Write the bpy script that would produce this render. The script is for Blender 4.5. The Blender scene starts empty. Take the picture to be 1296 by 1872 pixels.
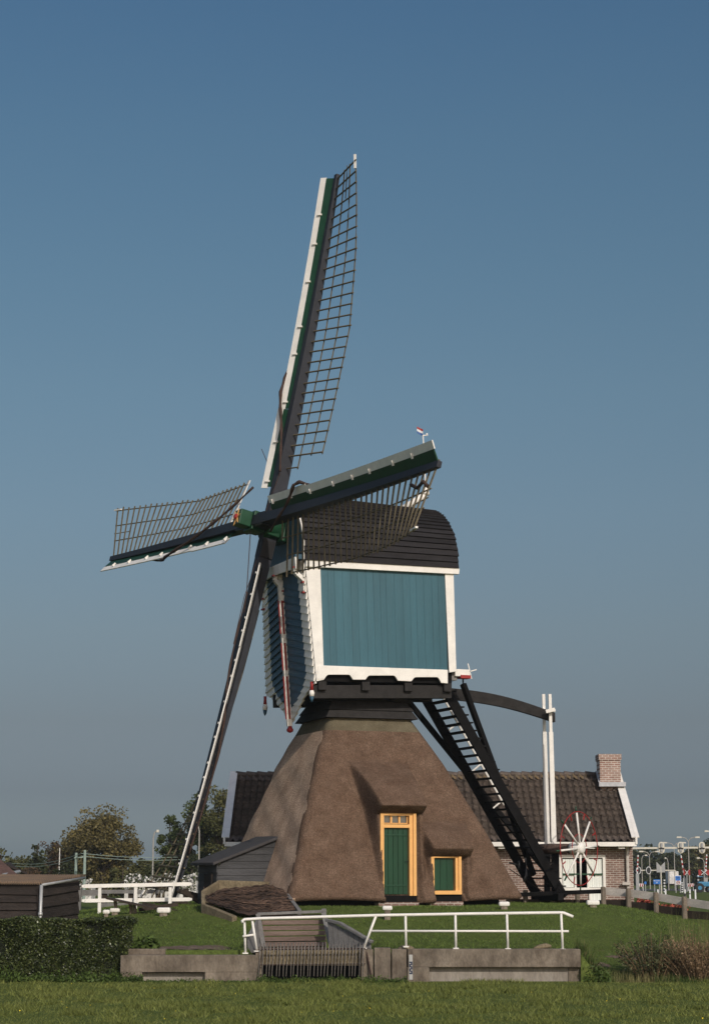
import bpy, math, random
import numpy as np
from mathutils import Vector as V
random.seed(7); rng = np.random.default_rng(11)
S = bpy.context.scene; COL = S.collection
R_ = math.radians

# ------------------------------------------------------------------ camera, sky, sun
FPX = 3500.0; PITCH = math.atan(664/3500); CH = 2.45
cam = bpy.data.cameras.new('camera'); co = bpy.data.objects.new('camera', cam); COL.objects.link(co)
co.location = (0, 0, CH); co.rotation_euler = (math.pi/2 + PITCH, 0, 0)
cam.sensor_fit = 'VERTICAL'; cam.sensor_height = 36; cam.lens = FPX/1872*36
cam.clip_start = .5; cam.clip_end = 6000
S.camera = co
SUN_AZ, SUN_EL = 22, 31          # degrees right of the line back to the camera, and above the horizon
w = bpy.data.worlds.new("World"); S.world = w; w.use_nodes = True
nt = w.node_tree; nt.nodes.clear()
sky = nt.nodes.new('ShaderNodeTexSky'); sky.sky_type = 'NISHITA'; sky.sun_disc = False
sky.sun_elevation = R_(SUN_EL); sky.sun_rotation = R_(180 - SUN_AZ)
sky.air_density = 1.0; sky.dust_density = 1.2; sky.ozone_density = 2.0
tc = nt.nodes.new('ShaderNodeTexCoord'); sx = nt.nodes.new('ShaderNodeSeparateXYZ')
cr = nt.nodes.new('ShaderNodeValToRGB'); mx = nt.nodes.new('ShaderNodeMix'); mx.data_type = 'RGBA'; mx.blend_type = 'MULTIPLY'
mx.inputs[0].default_value = 1
bg = nt.nodes.new('ShaderNodeBackground'); wo = nt.nodes.new('ShaderNodeOutputWorld')
nt.links.new(tc.outputs['Generated'], sx.inputs[0]); nt.links.new(sx.outputs[2], cr.inputs[0])
e = cr.color_ramp.elements
e[0].position = 0.0; e[0].color = (.52, .62, .90, 1)
e[1].position = .6; e[1].color = (.52, .68, .72, 1)
for p_, c_ in ((0.011, (0.420, 0.500, 0.687, 1)), (0.042, (0.320, 0.345, 0.455, 1)), (0.078, (0.368, 0.355, 0.395, 1)), (0.126, (0.472, 0.455, 0.445, 1)),
               (0.186, (0.553, 0.563, 0.528, 1)), (0.247, (0.584, 0.637, 0.584, 1)), (0.306, (0.575, 0.673, 0.624, 1)), (0.372, (0.557, 0.695, 0.667, 1)), (0.431, (0.511, 0.684, 0.701, 1))):
    n_ = e.new(p_); n_.color = c_
# the half of the sky round the sun is brighter than the half the camera faces
mr_ = nt.nodes.new('ShaderNodeMapRange'); mr_.interpolation_type = 'SMOOTHSTEP'
mr_.inputs[1].default_value = .25; mr_.inputs[2].default_value = -.45; mr_.inputs[3].default_value = 0; mr_.inputs[4].default_value = 1
nt.links.new(sx.outputs[1], mr_.inputs[0])
m2_ = nt.nodes.new('ShaderNodeMix'); m2_.data_type = 'RGBA'; m2_.inputs[7].default_value = (1.5, 1.35, 1.25, 1)
nt.links.new(mr_.outputs[0], m2_.inputs[0]); nt.links.new(cr.outputs[0], m2_.inputs[6])
nt.links.new(sky.outputs[0], mx.inputs[6]); nt.links.new(m2_.outputs[2], mx.inputs[7])
nt.links.new(mx.outputs[2], bg.inputs[0]); nt.links.new(bg.outputs[0], wo.inputs[0])
bg.inputs[1].default_value = .10
sl = bpy.data.lights.new('sun', 'SUN'); so = bpy.data.objects.new('sun', sl); COL.objects.link(so)
sl.energy = 2.8; sl.angle = R_(.5); sl.color = (1, .93, .83)
az, el = R_(SUN_AZ), R_(SUN_EL)
sd = V((math.sin(az)*math.cos(el), -math.cos(az)*math.cos(el), math.sin(el)))
so.rotation_euler = sd.to_track_quat('Z', 'Y').to_euler(); so.location = (30, -30, 40)
S.view_settings.view_transform = 'Standard'; S.view_settings.look = 'None'
S.view_settings.exposure = 0; S.view_settings.gamma = 1
S.cycles.max_bounces = 5; S.cycles.transparent_max_bounces = 8

# ------------------------------------------------------------------ measuring helper
CT, ST = math.cos(PITCH), math.sin(PITCH)
def P(px, py, D):
    "point at ground distance D that was sighted at this reading of the survey photograph"
    a = (px-648)/FPX; b = (936-py)/FPX
    Y = CT - b*ST; Z = ST + b*CT
    return V((a*D/Y, D, CH + Z*D/Y))
def sst(a, b, x):
    t = np.clip((np.asarray(x, float)-a)/(b-a), 0, 1); return t*t*(3-2*t)
def ground(x, y):
    x = np.asarray(x, float); y = np.asarray(y, float)
    r = np.hypot((x-.6)/1.15, y-60.5)
    far = 1.15 + .42*(1-sst(5.5, 10.5, r)) - .25*sst(60, 140, y)
    far = far - .35*sst(7, 12, x)*(1-sst(56, 66, y)) - .35*sst(-7, -12, x)*(1-sst(56, 64, y))
    inwall = sst(-9.5, -7.5, x)*(1-sst(5.15, 5.9, x))
    zf = .70*inwall + .05*(1-inwall)
    y0 = np.where(x < -5.28, 47.85, np.where(x < 5.3, 46.55, 46.1))
    k = np.clip((y-y0)/(54.4-y0), 0, 1); k = .55*k + .45*k*k*(3-2*k)
    z = zf*(1-k) + far*k
    z = np.where(y < y0, 0.0, z)
    # ditch strip right of the concrete wall
    z = z - .28*sst(5.4, 6.0, x)*sst(45.7, 46.1, y)*(1-sst(46.5, 47.8, y))
    # sluice channel behind the grate
    z = z - .9*sst(-2.35, -2.25, x)*(1-sst(.15, .5, x))*sst(46.4, 46.6, y)*(1-sst(48.6, 48.9, y))
    return z
def G(x, y): return float(ground(x, y))

# ------------------------------------------------------------------ materials
def mat(name, c, rough=.8, var=.15, scale=6, c2=None, bump=0, bscale=30, stretch=(1, 1, 1), fine=None, spec=.3, island=0, metal=0, coat=0):
    m = bpy.data.materials.new(name); m.use_nodes = True; t = m.node_tree; n = t.nodes; L = t.links
    b = n['Principled BSDF']; b.inputs['Roughness'].default_value = rough
    b.inputs['Specular IOR Level'].default_value = spec; b.inputs['Metallic'].default_value = metal
    tcn = n.new('ShaderNodeTexCoord'); mp = n.new('ShaderNodeMapping'); mp.inputs['Scale'].default_value = stretch
    L.new(tcn.outputs['Object'], mp.inputs[0])
    nz = n.new('ShaderNodeTexNoise'); nz.inputs['Scale'].default_value = scale; nz.inputs['Detail'].default_value = 6
    nz.inputs['Roughness'].default_value = .65
    L.new(mp.outputs[0], nz.inputs[0])
    r = n.new('ShaderNodeValToRGB'); L.new(nz.outputs[0], r.inputs[0])
    ca = tuple(x*(1-var) for x in c); cb = tuple(min(1, x*(1+var)) for x in c)
    if c2: ca, cb = c, c2
    r.color_ramp.elements[0].position = .32; r.color_ramp.elements[1].position = .68
    r.color_ramp.elements[0].color = (*ca, 1); r.color_ramp.elements[1].color = (*cb, 1)
    out = r.outputs[0]
    for fi in ([] if not fine else [fine] if not isinstance(fine[0], tuple) else fine):
        nf = n.new('ShaderNodeTexNoise'); nf.inputs['Scale'].default_value = fi[0]; nf.inputs['Detail'].default_value = 3
        L.new(mp.outputs[0], nf.inputs[0])
        mr = n.new('ShaderNodeMapRange'); mr.inputs[1].default_value = .25; mr.inputs[2].default_value = .75
        mr.inputs[3].default_value = 1-fi[1]; mr.inputs[4].default_value = 1+fi[1]
        L.new(nf.outputs[0], mr.inputs[0])
        vm = n.new('ShaderNodeVectorMath'); vm.operation = 'SCALE'; L.new(out, vm.inputs[0]); L.new(mr.outputs[0], vm.inputs['Scale'])
        out = vm.outputs[0]
    if island:
        g = n.new('ShaderNodeNewGeometry'); mr = n.new('ShaderNodeMapRange')
        mr.inputs[3].default_value = 1-island; mr.inputs[4].default_value = 1+island
        L.new(g.outputs['Random Per Island'], mr.inputs[0])
        vm = n.new('ShaderNodeVectorMath'); vm.operation = 'SCALE'; L.new(out, vm.inputs[0]); L.new(mr.outputs[0], vm.inputs['Scale'])
        out = vm.outputs[0]
    L.new(out, b.inputs['Base Color'])
    if bump:
        nb = n.new('ShaderNodeTexNoise'); nb.inputs['Scale'].default_value = bscale; nb.inputs['Detail'].default_value = 5
        L.new(mp.outputs[0], nb.inputs[0]); bm = n.new('ShaderNodeBump'); bm.inputs['Strength'].default_value = 1
        bm.inputs['Distance'].default_value = bump; L.new(nb.outputs[0], bm.inputs['Height']); L.new(bm.outputs[0], b.inputs['Normal'])
    return m
def leafmat(name, c, c2, island=.35, trans=.25, scale=.5, rough=.6, spec=.25):
    m = mat(name, c, rough, c2=c2, scale=scale, island=island, spec=spec)
    n = m.node_tree.nodes; L = m.node_tree.links; b = n['Principled BSDF']; o = n['Material Output']
    tr = n.new('ShaderNodeBsdfTranslucent'); ms = n.new('ShaderNodeMixShader'); ms.inputs[0].default_value = trans
    L.new(b.inputs['Base Color'].links[0].from_socket, tr.inputs[0])
    L.new(b.outputs[0], ms.inputs[1]); L.new(tr.outputs[0], ms.inputs[2]); L.new(ms.outputs[0], o.inputs[0])
    return m
def brickmat(name, c1, c2, mortar, rot, bw=.22, bh=.065, vshift=0):
    m = mat(name, c1, .85); n = m.node_tree.nodes; L = m.node_tree.links; b = n['Principled BSDF']
    tcn = n.new('ShaderNodeTexCoord'); mp = n.new('ShaderNodeMapping'); mp.inputs['Rotation'].default_value = rot
    L.new(tcn.outputs['Object'], mp.inputs[0])
    br = n.new('ShaderNodeTexBrick'); br.inputs['Scale'].default_value = 1; br.inputs['Brick Width'].default_value = bw
    br.inputs['Row Height'].default_value = bh; br.inputs['Mortar Size'].default_value = .011
    br.inputs['Color1'].default_value = (*c1, 1); br.inputs['Color2'].default_value = (*c2, 1); br.inputs['Mortar'].default_value = (*mortar, 1)
    L.new(mp.outputs[0], br.inputs[0])
    nz = n.new('ShaderNodeTexNoise'); nz.inputs['Scale'].default_value = 2.5; nz.inputs['Detail'].default_value = 6; L.new(tcn.outputs['Object'], nz.inputs[0])
    mr = n.new('ShaderNodeMapRange'); mr.inputs[1].default_value = .3; mr.inputs[2].default_value = .7; mr.inputs[3].default_value = .75; mr.inputs[4].default_value = 1.2
    L.new(nz.outputs[0], mr.inputs[0])
    vm = n.new('ShaderNodeVectorMath'); vm.operation = 'SCALE'; L.new(br.outputs[0], vm.inputs[0]); L.new(mr.outputs[0], vm.inputs['Scale'])
    L.new(vm.outputs[0], b.inputs['Base Color'])
    bm = n.new('ShaderNodeBump'); bm.inputs['Strength'].default_value = .6; bm.inputs['Distance'].default_value = .01; bm.invert = True
    L.new(br.outputs['Fac'], bm.inputs['Height']); L.new(bm.outputs[0], b.inputs['Normal'])
    return m
M = {}
M['white'] = mat('white_paint', (.71, .68, .63), .6, .07, 2.2, fine=((25, .05), (4, .05)), bump=.002)
M['white_old'] = mat('weathered_white_paint', (.66, .64, .6), .7, .18, 7, fine=(40, .12), bump=.003)
M['teal'] = mat('teal_boards', (.032, .100, .130), .5, .12, 2.2, island=.09, fine=(60, .10), stretch=(1, 1, .12), bump=.003, bscale=40)
M['teal_dark'] = mat('dark_blue_boards', (.028, .075, .115), .5, .15, 3, fine=(50, .12), bump=.003)
M['roofboard'] = mat('tarred_roof_boards', (.020, .0185, .0195), .85, .2, 3, island=.22, fine=(60, .4), bump=.004, spec=.12, stretch=(.4, .4, 2))
M['thatch'] = mat('thatch', (.100, .062, .042), .95, c2=(.142, .094, .066), scale=2.6, fine=((15, .20), (50, .65), (2.2, .14)), bump=.04, bscale=30, spec=.05)
M['thatch_lit'] = mat('painted_lit_thatch', (.32, .215, .15), .95, c2=(.52, .37, .265), scale=1.6, fine=((14, .2), (45, .55)), bump=.05, bscale=28, spec=.05)  # paler copy of the thatch: sunlit brightness of the left facet painted in
M['thatch_ridge'] = mat('mossy_thatch', (.085, .07, .045), .95, c2=(.14, .12, .08), scale=1.6, fine=(60, .35), bump=.03, bscale=36, spec=.05)
M['tar'] = mat('black_tarred_wood', (.006, .0055, .0055), .8, .3, 5, fine=(40, .3), bump=.004, spec=.1)
M['tar2'] = mat('faded_tarred_wood', (.026, .024, .023), .8, .25, 4, fine=(40, .3), bump=.004, spec=.12)
M['stock'] = mat('dark_blue_grey_steel', (.018, .020, .027), .6, .15, 5, fine=(50, .2), bump=.002)
M['sailgreen'] = mat('sail_green_paint', (.008, .042, .019), .45, .2, 4, fine=(30, .2))
M['hubgreen'] = mat('hub_green_paint', (.009, .050, .022), .4, .2, 5)
M['lattice'] = mat('weathered_lattice_wood', (.105, .085, .052), .8, .3, 3, fine=(30, .2))
M['rope'] = mat('rolled_sailcloth', (.05, .03, .024), .9, .3, 12, bump=.02, bscale=25)
M['red'] = mat('red_paint', (.26, .02, .018), .45, .15, 6)
M['blue'] = mat('blue_paint', (.03, .09, .25), .45, .15, 6)
M['yellow'] = mat('ochre_yellow_paint', (.70, .38, .13), .5, .06, 5, fine=(30, .06))
M['door'] = mat('dark_green_door_paint', (.006, .040, .018), .4, .2, 4, fine=(50, .2), stretch=(1, 1, .15))
M['glass'] = mat('window_glass', (.05, .06, .07), .08, .1, 4, spec=.8)
M['curtain'] = mat('curtain', (.68, .70, .66), .9, .15, 30, stretch=(1, 1, .02))
M['brick'] = brickmat('house_brick', (.15, .088, .070), (.21, .130, .105), (.38, .34, .30), (math.pi/2, 0, 0), .23, .075)
M['brick_side'] = brickmat('house_brick_gable', (.21, .105, .08), (.27, .16, .12), (.42, .37, .33), (math.pi/2, 0, math.pi/2), .23, .075)
M['chimneybrick'] = brickmat('chimney_brick', (.24, .13, .10), (.30, .2, .16), (.5, .45, .4), (math.pi/2, 0, 0), .22, .078)
M['tile'] = mat('grey_brown_pantiles', (.045, .034, .028), .7, c2=(.110, .085, .069), scale=2.4, fine=(14, .28), bump=.006)
M['moss'] = mat('lichen_covered_tiles', (.10, .085, .06), .9, c2=(.17, .11, .05), scale=4, fine=(20, .3))
M['lead'] = mat('lead_flashing', (.4, .4, .41), .5, .15, 8)
M['concrete'] = mat('weathered_concrete', (.078, .060, .044), .9, c2=(.20, .165, .128), scale=2.4, fine=((22, .22), (3, .25)), bump=.012, stretch=(1, 1, .55))
M['concrete_pale'] = mat('pale_concrete', (.17, .145, .12), .9, c2=(.28, .25, .215), scale=2.6, fine=(26, .18), bump=.008, stretch=(1, 1, .3))
M['concrete_top'] = mat('mossy_concrete', (.12, .095, .058), .95, c2=(.22, .175, .11), scale=2.5, fine=(20, .3), bump=.02)
M['plank'] = mat('brown_grey_planks', (.10, .068, .055), .85, c2=(.20, .145, .12), scale=2, fine=(30, .25), stretch=(.3, 1, 3), bump=.008)
M['plankgrey'] = mat('grey_planks', (.12, .115, .11), .85, c2=(.20, .19, .18), scale=3, fine=(30, .2), bump=.006)
M['shed'] = mat('dark_creosoted_boards', (.024, .018, .015), .85, .4, 3, island=.25, fine=(30, .35), bump=.012, stretch=(.4, .4, 2))
M['hut'] = mat('weathered_black_boards', (.050, .050, .052), .8, .3, 3, island=.2, fine=(36, .3), bump=.01, stretch=(.35, .35, 3))
M['hutroof'] = mat('roofing_felt', (.045, .042, .042), .85, .2, 4, fine=(50, .2))
M['eternit'] = mat('corrugated_roofing', (.16, .12, .095), .9, c2=(.30, .2, .12), scale=1.8, fine=(20, .3))
M['rust'] = mat('rusty_steel', (.065, .042, .034), .6, .35, 6, fine=(40, .3), metal=.3)
M['wattle'] = mat('wet_wattle', (.016, .010, .008), .85, c2=(.075, .046, .032), scale=2.2, stretch=(1.0, 6, 8), fine=(9, .6), bump=.03, bscale=6)
M['metal'] = mat('galvanised_metal', (.38, .38, .37), .45, .12, 6, metal=.4)
M['lamp'] = mat('lamp_post_metal', (.33, .31, .28), .5, .1, 6, metal=.2)
M['fencewood'] = mat('grey_fence_boards', (.46, .42, .38), .85, .18, 3, fine=(26, .15), stretch=(.4, 1, 2))
M['darkfence'] = mat('dark_brown_fence_board', (.035, .025, .018), .85, .3, 3, fine=(26, .3))
M['postwood'] = mat('round_fence_post_wood', (.16, .13, .10), .85, .25, 5, fine=(30, .25))
M['barkd'] = mat('bark', (.07, .055, .042), .9, .3, 5, bump=.02)
M['log'] = mat('capstan_log', (.075, .05, .04), .9, .3, 6, fine=(20, .4), bump=.02)
M['asphalt'] = mat('asphalt', (.065, .064, .062), .9, .15, 3)
M['dirt'] = mat('bare_soil', (.10, .07, .05), .95, c2=(.17, .125, .09), scale=3, fine=(20, .4), bump=.04)
M['blackhole'] = mat('dark_opening', (.006, .006, .006), .9, .2, 4)
M['gpost'] = mat('green_grey_pole', (.24, .30, .26), .7, .1, 5)
M['cream'] = mat('cream_enamel', (.50, .47, .40), .6, .08, 5)
M['signblue'] = mat('sign_blue', (.02, .13, .42), .5, .05, 5)
M['signwhite'] = mat('sign_white', (.60, .60, .60), .5, .04, 5)
M['signgrey'] = mat('sign_back_grey', (.28, .28, .28), .6, .1, 5)
M['machine_blue'] = mat('tractor_blue_paint', (.035, .17, .30), .45, .15, 4)
M['rubber'] = mat('tyre_rubber', (.02, .02, .02), .8, .2, 8)
M['black'] = mat('black_paint', (.012, .012, .013), .5, .2, 5)
M['redroof'] = mat('red_brown_pantiles', (.07, .04, .03), .85, c2=(.15, .08, .06), scale=3, fine=(10, .35))
M['paleblock'] = mat('pale_render', (.55, .53, .5), .8, .25, 1.2, fine=(6, .25))

# grass ground with patches
def grassmat(name, a, b, c):
    m = mat(name, a, .95, c2=b, scale=.8, fine=(14, .35), bump=.03, bscale=20, spec=.1)
    n = m.node_tree.nodes; L = m.node_tree.links; bs = n['Principled BSDF']; src = bs.inputs['Base Color'].links[0].from_socket
    nz = n.new('ShaderNodeTexNoise'); nz.inputs['Scale'].default_value = 2.6; nz.inputs['Detail'].default_value = 8; nz.inputs['Roughness'].default_value = .7
    tcn = n.new('ShaderNodeTexCoord'); L.new(tcn.outputs['Object'], nz.inputs[0])
    r = n.new('ShaderNodeValToRGB'); r.color_ramp.elements[0].position = .56; r.color_ramp.elements[1].position = .72
    r.color_ramp.elements[0].color = (0, 0, 0, 1); r.color_ramp.elements[1].color = (1, 1, 1, 1); L.new(nz.outputs[0], r.inputs[0])
    mm = n.new('ShaderNodeMix'); mm.data_type = 'RGBA'; L.new(r.outputs[0], mm.inputs[0]); L.new(src, mm.inputs[6]); mm.inputs[7].default_value = (*c, 1)
    L.new(mm.outputs[2], bs.inputs['Base Color']); return m
M['turf'] = grassmat('meadow_turf', (.060, .082, .018), (.092, .118, .028), (.105, .100, .034))
M['blade'] = leafmat('grass_blades', (.140, .162, .036), (.210, .228, .060), .4, .35, .9)
M['blade2'] = leafmat('mound_grass_blades', (.100, .148, .028), (.160, .218, .050), .4, .35, 1.4)

# ------------------------------------------------------------------ mesh builder
class MB:
    def __init__(s): s.v = []; s.f = []; s.mi = []; s.m = 0; s.smooth = False
    def add(s, vs, fs, m=None):
        o = len(s.v); s.v += [tuple(v) for v in vs]; s.f += [tuple(i+o for i in f) for f in fs]
        s.mi += [s.m if m is None else m]*len(fs); return s
    def hexa(s, p, m=None):     # 8 corners: bottom ring 0-3, top ring 4-7
        return s.add(p, [(0, 3, 2, 1), (4, 5, 6, 7), (0, 1, 5, 4), (1, 2, 6, 5), (2, 3, 7, 6), (3, 0, 4, 7)], m)
    def box(s, c, size, ax=None, m=None):
        c = V(c); ax = ax or (V((1, 0, 0)), V((0, 1, 0)), V((0, 0, 1))); x, y, z = [a*(d/2) for a, d in zip(ax, size)]
        return s.hexa([c-x-y-z, c+x-y-z, c+x+y-z, c-x+y-z, c-x-y+z, c+x-y+z, c+x+y+z, c-x+y+z], m)
    def bar(s, a, b, w_, h_, up=(0, 0, 1), w2=None, h2=None, m=None):
        a, b = V(a), V(b); d = (b-a).normalized(); side = d.cross(V(up))
        if side.length < 1e-4: side = d.cross(V((1, 0, 0)))
        side.normalize(); u = side.cross(d).normalized(); w2 = w2 or w_; h2 = h2 or h_
        q = []
        for p, ww, hh in ((a, w_, h_), (b, w2, h2)):
            q += [p-side*ww/2-u*hh/2, p+side*ww/2-u*hh/2, p+side*ww/2+u*hh/2, p-side*ww/2+u*hh/2]
        return s.hexa(q, m)
    def tube(s, pts, r, n=8, m=None, cap=True):
        pts = [V(p) for p in pts]; rs = r if isinstance(r, (list, tuple)) else [r]*len(pts); vs = []; fs = []
        for i, p in enumerate(pts):
            d = (pts[min(i+1, len(pts)-1)]-pts[max(i-1, 0)]).normalized()
            a = d.cross(V((0, 0, 1)));
            if a.length < .05: a = d.cross(V((1, 0, 0)))
            a.normalize(); b = d.cross(a)
            for k in range(n):
                t = 2*math.pi*k/n; vs.append(p+(a*math.cos(t)+b*math.sin(t))*rs[i])
        for i in range(len(pts)-1):
            for k in range(n): fs.append((i*n+k, i*n+(k+1) % n, (i+1)*n+(k+1) % n, (i+1)*n+k))
        if cap: fs += [tuple(range(n))[::-1], tuple((len(pts)-1)*n+k for k in range(n))]
        return s.add(vs, fs, m)
    def prism(s, poly, off, m=None):   # planar polygon (3D pts) extruded by vector
        n = len(poly); off = V(off); vs = [V(p) for p in poly]+[V(p)+off for p in poly]
        return s.add(vs, [tuple(range(n))[::-1], tuple(range(n, 2*n))]+[(i, (i+1) % n, n+(i+1) % n, n+i) for i in range(n)], m)
    def lathe(s, c, prof, n=12, axis=(0, 0, 1), m=None):
        a = V(axis).normalized(); x = a.cross(V((0, 1, .01))).normalized(); y = a.cross(x); c = V(c); vs = []; fs = []
        for (r, h) in prof:
            for k in range(n):
                t = 2*math.pi*k/n; vs.append(c+a*h+(x*math.cos(t)+y*math.sin(t))*r)
        for i in range(len(prof)-1):
            for k in range(n): fs.append((i*n+k, i*n+(k+1) % n, (i+1)*n+(k+1) % n, (i+1)*n+k))
        fs += [tuple(range(n))[::-1], tuple((len(prof)-1)*n+k for k in range(n))]
        return s.add(vs, fs, m)
    def torus(s, c, axis, R, r, n=40, k=6, m=None):
        a = V(axis).normalized(); x = a.cross(V((0, 0, 1))).normalized(); y = a.cross(x); c = V(c); vs = []; fs = []
        for i in range(n):
            t = 2*math.pi*i/n; d = x*math.cos(t)+y*math.sin(t)
            for j in range(k):
                u = 2*math.pi*j/k; vs.append(c+d*(R+r*math.cos(u))+a*(r*math.sin(u)))
        for i in range(n):
            for j in range(k): fs.append((i*k+j, ((i+1) % n)*k+j, ((i+1) % n)*k+(j+1) % k, i*k+(j+1) % k))
        return s.add(vs, fs, m)
    def build(s, name, mats, parent=None, base=None, smooth=None, bevel=0):
        if not isinstance(mats, (list, tuple)): mats = [mats]
        root = V((0, 0, 0)) if base is None else V(base); p = parent
        while p is not None: root = root+p.location; p = p.parent
        me = bpy.data.meshes.new(name); me.from_pydata([(x-root.x, y-root.y, z-root.z) for x, y, z in s.v], [], s.f)
        for m in mats: me.materials.append(M[m])
        me.polygons.foreach_set('material_index', s.mi)
        if (s.smooth if smooth is None else smooth): me.polygons.foreach_set('use_smooth', [True]*len(s.f))
        me.update(); o = bpy.data.objects.new(name, me); COL.objects.link(o); o.parent = parent
        if base is not None: o.location = base
        if bevel:
            b = o.modifiers.new('bevel', 'BEVEL'); b.width = bevel; b.segments = 2; b.limit_method = 'ANGLE'
        return o
def tag(o, label=None, cat=None, group=None, kind=None):
    if label: o['label'] = label
    if cat: o['category'] = cat
    if group: o['group'] = group
    if kind: o['kind'] = kind
    return o
def empty(name, loc, label, cat, group=None):
    o = bpy.data.objects.new(name, None); COL.objects.link(o); o.location = loc; o.empty_display_size = .2
    return tag(o, label, cat, group)
def copy_tree(o, parent=None):
    c = o.copy(); COL.objects.link(c); c.parent = parent
    for ch in list(o.children): copy_tree(ch, c)
    return c
def fastmesh(name, verts, quads, mats, parent=None, base=None, mi=None, tri=False):
    k = 3 if tri else 4
    verts = np.asarray(verts, np.float32)
    if base is not None: verts = verts-np.asarray(base, np.float32)
    elif parent is not None: verts = verts-np.asarray(parent.location, np.float32)
    me = bpy.data.meshes.new(name); me.vertices.add(len(verts)); me.vertices.foreach_set('co', verts.ravel())
    nf = len(quads); me.loops.add(nf*k); me.loops.foreach_set('vertex_index', np.asarray(quads, np.int32).ravel())
    me.polygons.add(nf); me.polygons.foreach_set('loop_start', np.arange(0, nf*k, k, dtype=np.int32)); me.polygons.foreach_set('loop_total', np.full(nf, k, np.int32))
    for m in mats: me.materials.append(M[m])
    if mi is not None: me.polygons.foreach_set('material_index', np.asarray(mi, np.int32))
    me.update(calc_edges=True); me.validate(); o = bpy.data.objects.new(name, me); COL.objects.link(o); o.parent = parent
    if base is not None: o.location = base
    return o
def leaf_quads(c, size, up=.0, aspect=.6):
    "rhombic leaves at the points c"
    n = len(c); a = rng.normal(size=(n, 3)); a[:, 2] *= (1-up); a /= np.linalg.norm(a, axis=1)[:, None]
    b = rng.normal(size=(n, 3)); b -= a*(a*b).sum(1)[:, None]; b /= np.linalg.norm(b, axis=1)[:, None]
    s = (size*rng.uniform(.6, 1.3, n))[:, None]
    v = np.stack([c-a*s, c+b*s*aspect, c+a*s, c-b*s*aspect], 1).reshape(-1, 3)
    return v, np.arange(4*n).reshape(-1, 4)
def blades(pts, h, wd, lean=.5):
    n = len(pts); an = rng.uniform(0, 2*np.pi, n); hh = h*rng.uniform(.5, 1.4, n)
    d = np.stack([np.cos(an), np.sin(an), np.zeros(n)], 1)*wd/2
    l = rng.normal(size=(n, 3))*lean*hh[:, None]; l[:, 2] = hh
    v = np.stack([pts-d, pts+d, pts+l], 1).reshape(-1, 3); return v, np.arange(3*n).reshape(-1, 3)

# ------------------------------------------------------------------ ground
def grid_ground():
    xs = np.unique(np.concatenate([np.arange(-14, 14.01, .25), np.linspace(-14, -600, 30), np.linspace(14, 700, 30), [5.29, 5.31, -5.29, -5.27, -2.3, .3]]))
    ys = np.unique(np.concatenate([np.linspace(-60, 26, 8), np.arange(26, 45.5, .75), np.arange(45.5, 49.2, .1), np.arange(49.2, 76, .4), np.linspace(76, 160, 30), np.linspace(160, 3000, 24), [46.095, 46.105, 46.54, 46.56, 47.84, 47.86]]))
    X, Y = np.meshgrid(xs, ys); Z = ground(X, Y)
    Z = Z + np.where((Y > 49.5) & (Y < 90), .02*np.sin(X*1.7+Y*.8)*np.cos(Y*1.3-X*.6), 0)
    v = np.stack([X, Y, Z], -1).reshape(-1, 3); nx = len(xs); q = []
    i = np.arange(len(ys)-1)[:, None]*nx+np.arange(nx-1)[None]; i = i.ravel()
    q = np.stack([i, i+1, i+1+nx, i+nx], 1)
    o = fastmesh('ground', v, q, ['turf']); tag(o, kind='structure')
    o.data.polygons.foreach_set('use_smooth', [True]*len(q)); return o
grid_ground()
def scatter(n, x0, x1, y0, y1, fn=None):
    x = rng.uniform(x0, x1, n); y = rng.uniform(y0, y1, n)
    if fn is not None: k = fn(x, y); x, y = x[k], y[k]
    return np.stack([x, y, ground(x, y)-.004], 1)
pts = scatter(120000, -10, 10, 31.5, 46.0, lambda x, y: np.abs(x) < y*.2)
v, q = blades(pts, .030, .013, .8); tag(fastmesh('field_grass', v, q, ['blade'], tri=True), 'short mown meadow grass in the foreground field', 'grass', kind='stuff')
def onmound(x, y):
    soil = np.zeros_like(x, bool)
    for cx_, cy_, r_ in ((-4.0, 47.25, 1.0), (5.8, 48.2, .36), (6.6, 49.2, .46)): soil |= np.hypot(x-cx_, (y-cy_)/.62) < r_*rng.uniform(.75, 1.15, len(x))
    return ~(soil | (np.hypot(x-.3, y-60) < 4.4) | ((x > -2.5) & (x < .35) & (y < 49))) & (np.abs(x) < y*.2)
pts = scatter(110000, -11.5, 12.5, 46.15, 64, onmound); pts = pts[(pts[:, 1] > 46.62) | (pts[:, 0] > 5.45)]; pts = pts[(pts[:, 1] > 47.9) | (pts[:, 0] > -5.28)]
v, q = blades(pts, .05, .016, .7); tag(fastmesh('mound_grass', v, q, ['blade2'], tri=True), 'longer green grass covering the mound around the mill', 'grass', kind='stuff')
# ================================================================== THE WINDMILL
PHI = R_(22); U = V((math.cos(PHI), math.sin(PHI), 0)); W = V((-math.sin(PHI), math.cos(PHI), 0)); UP = V((0, 0, 1))
mill = empty('windmill', (.15, 60, G(.15, 60)), 'thatched hollow post windmill with blue green boarded body and four lattice sails', 'windmill')
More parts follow.
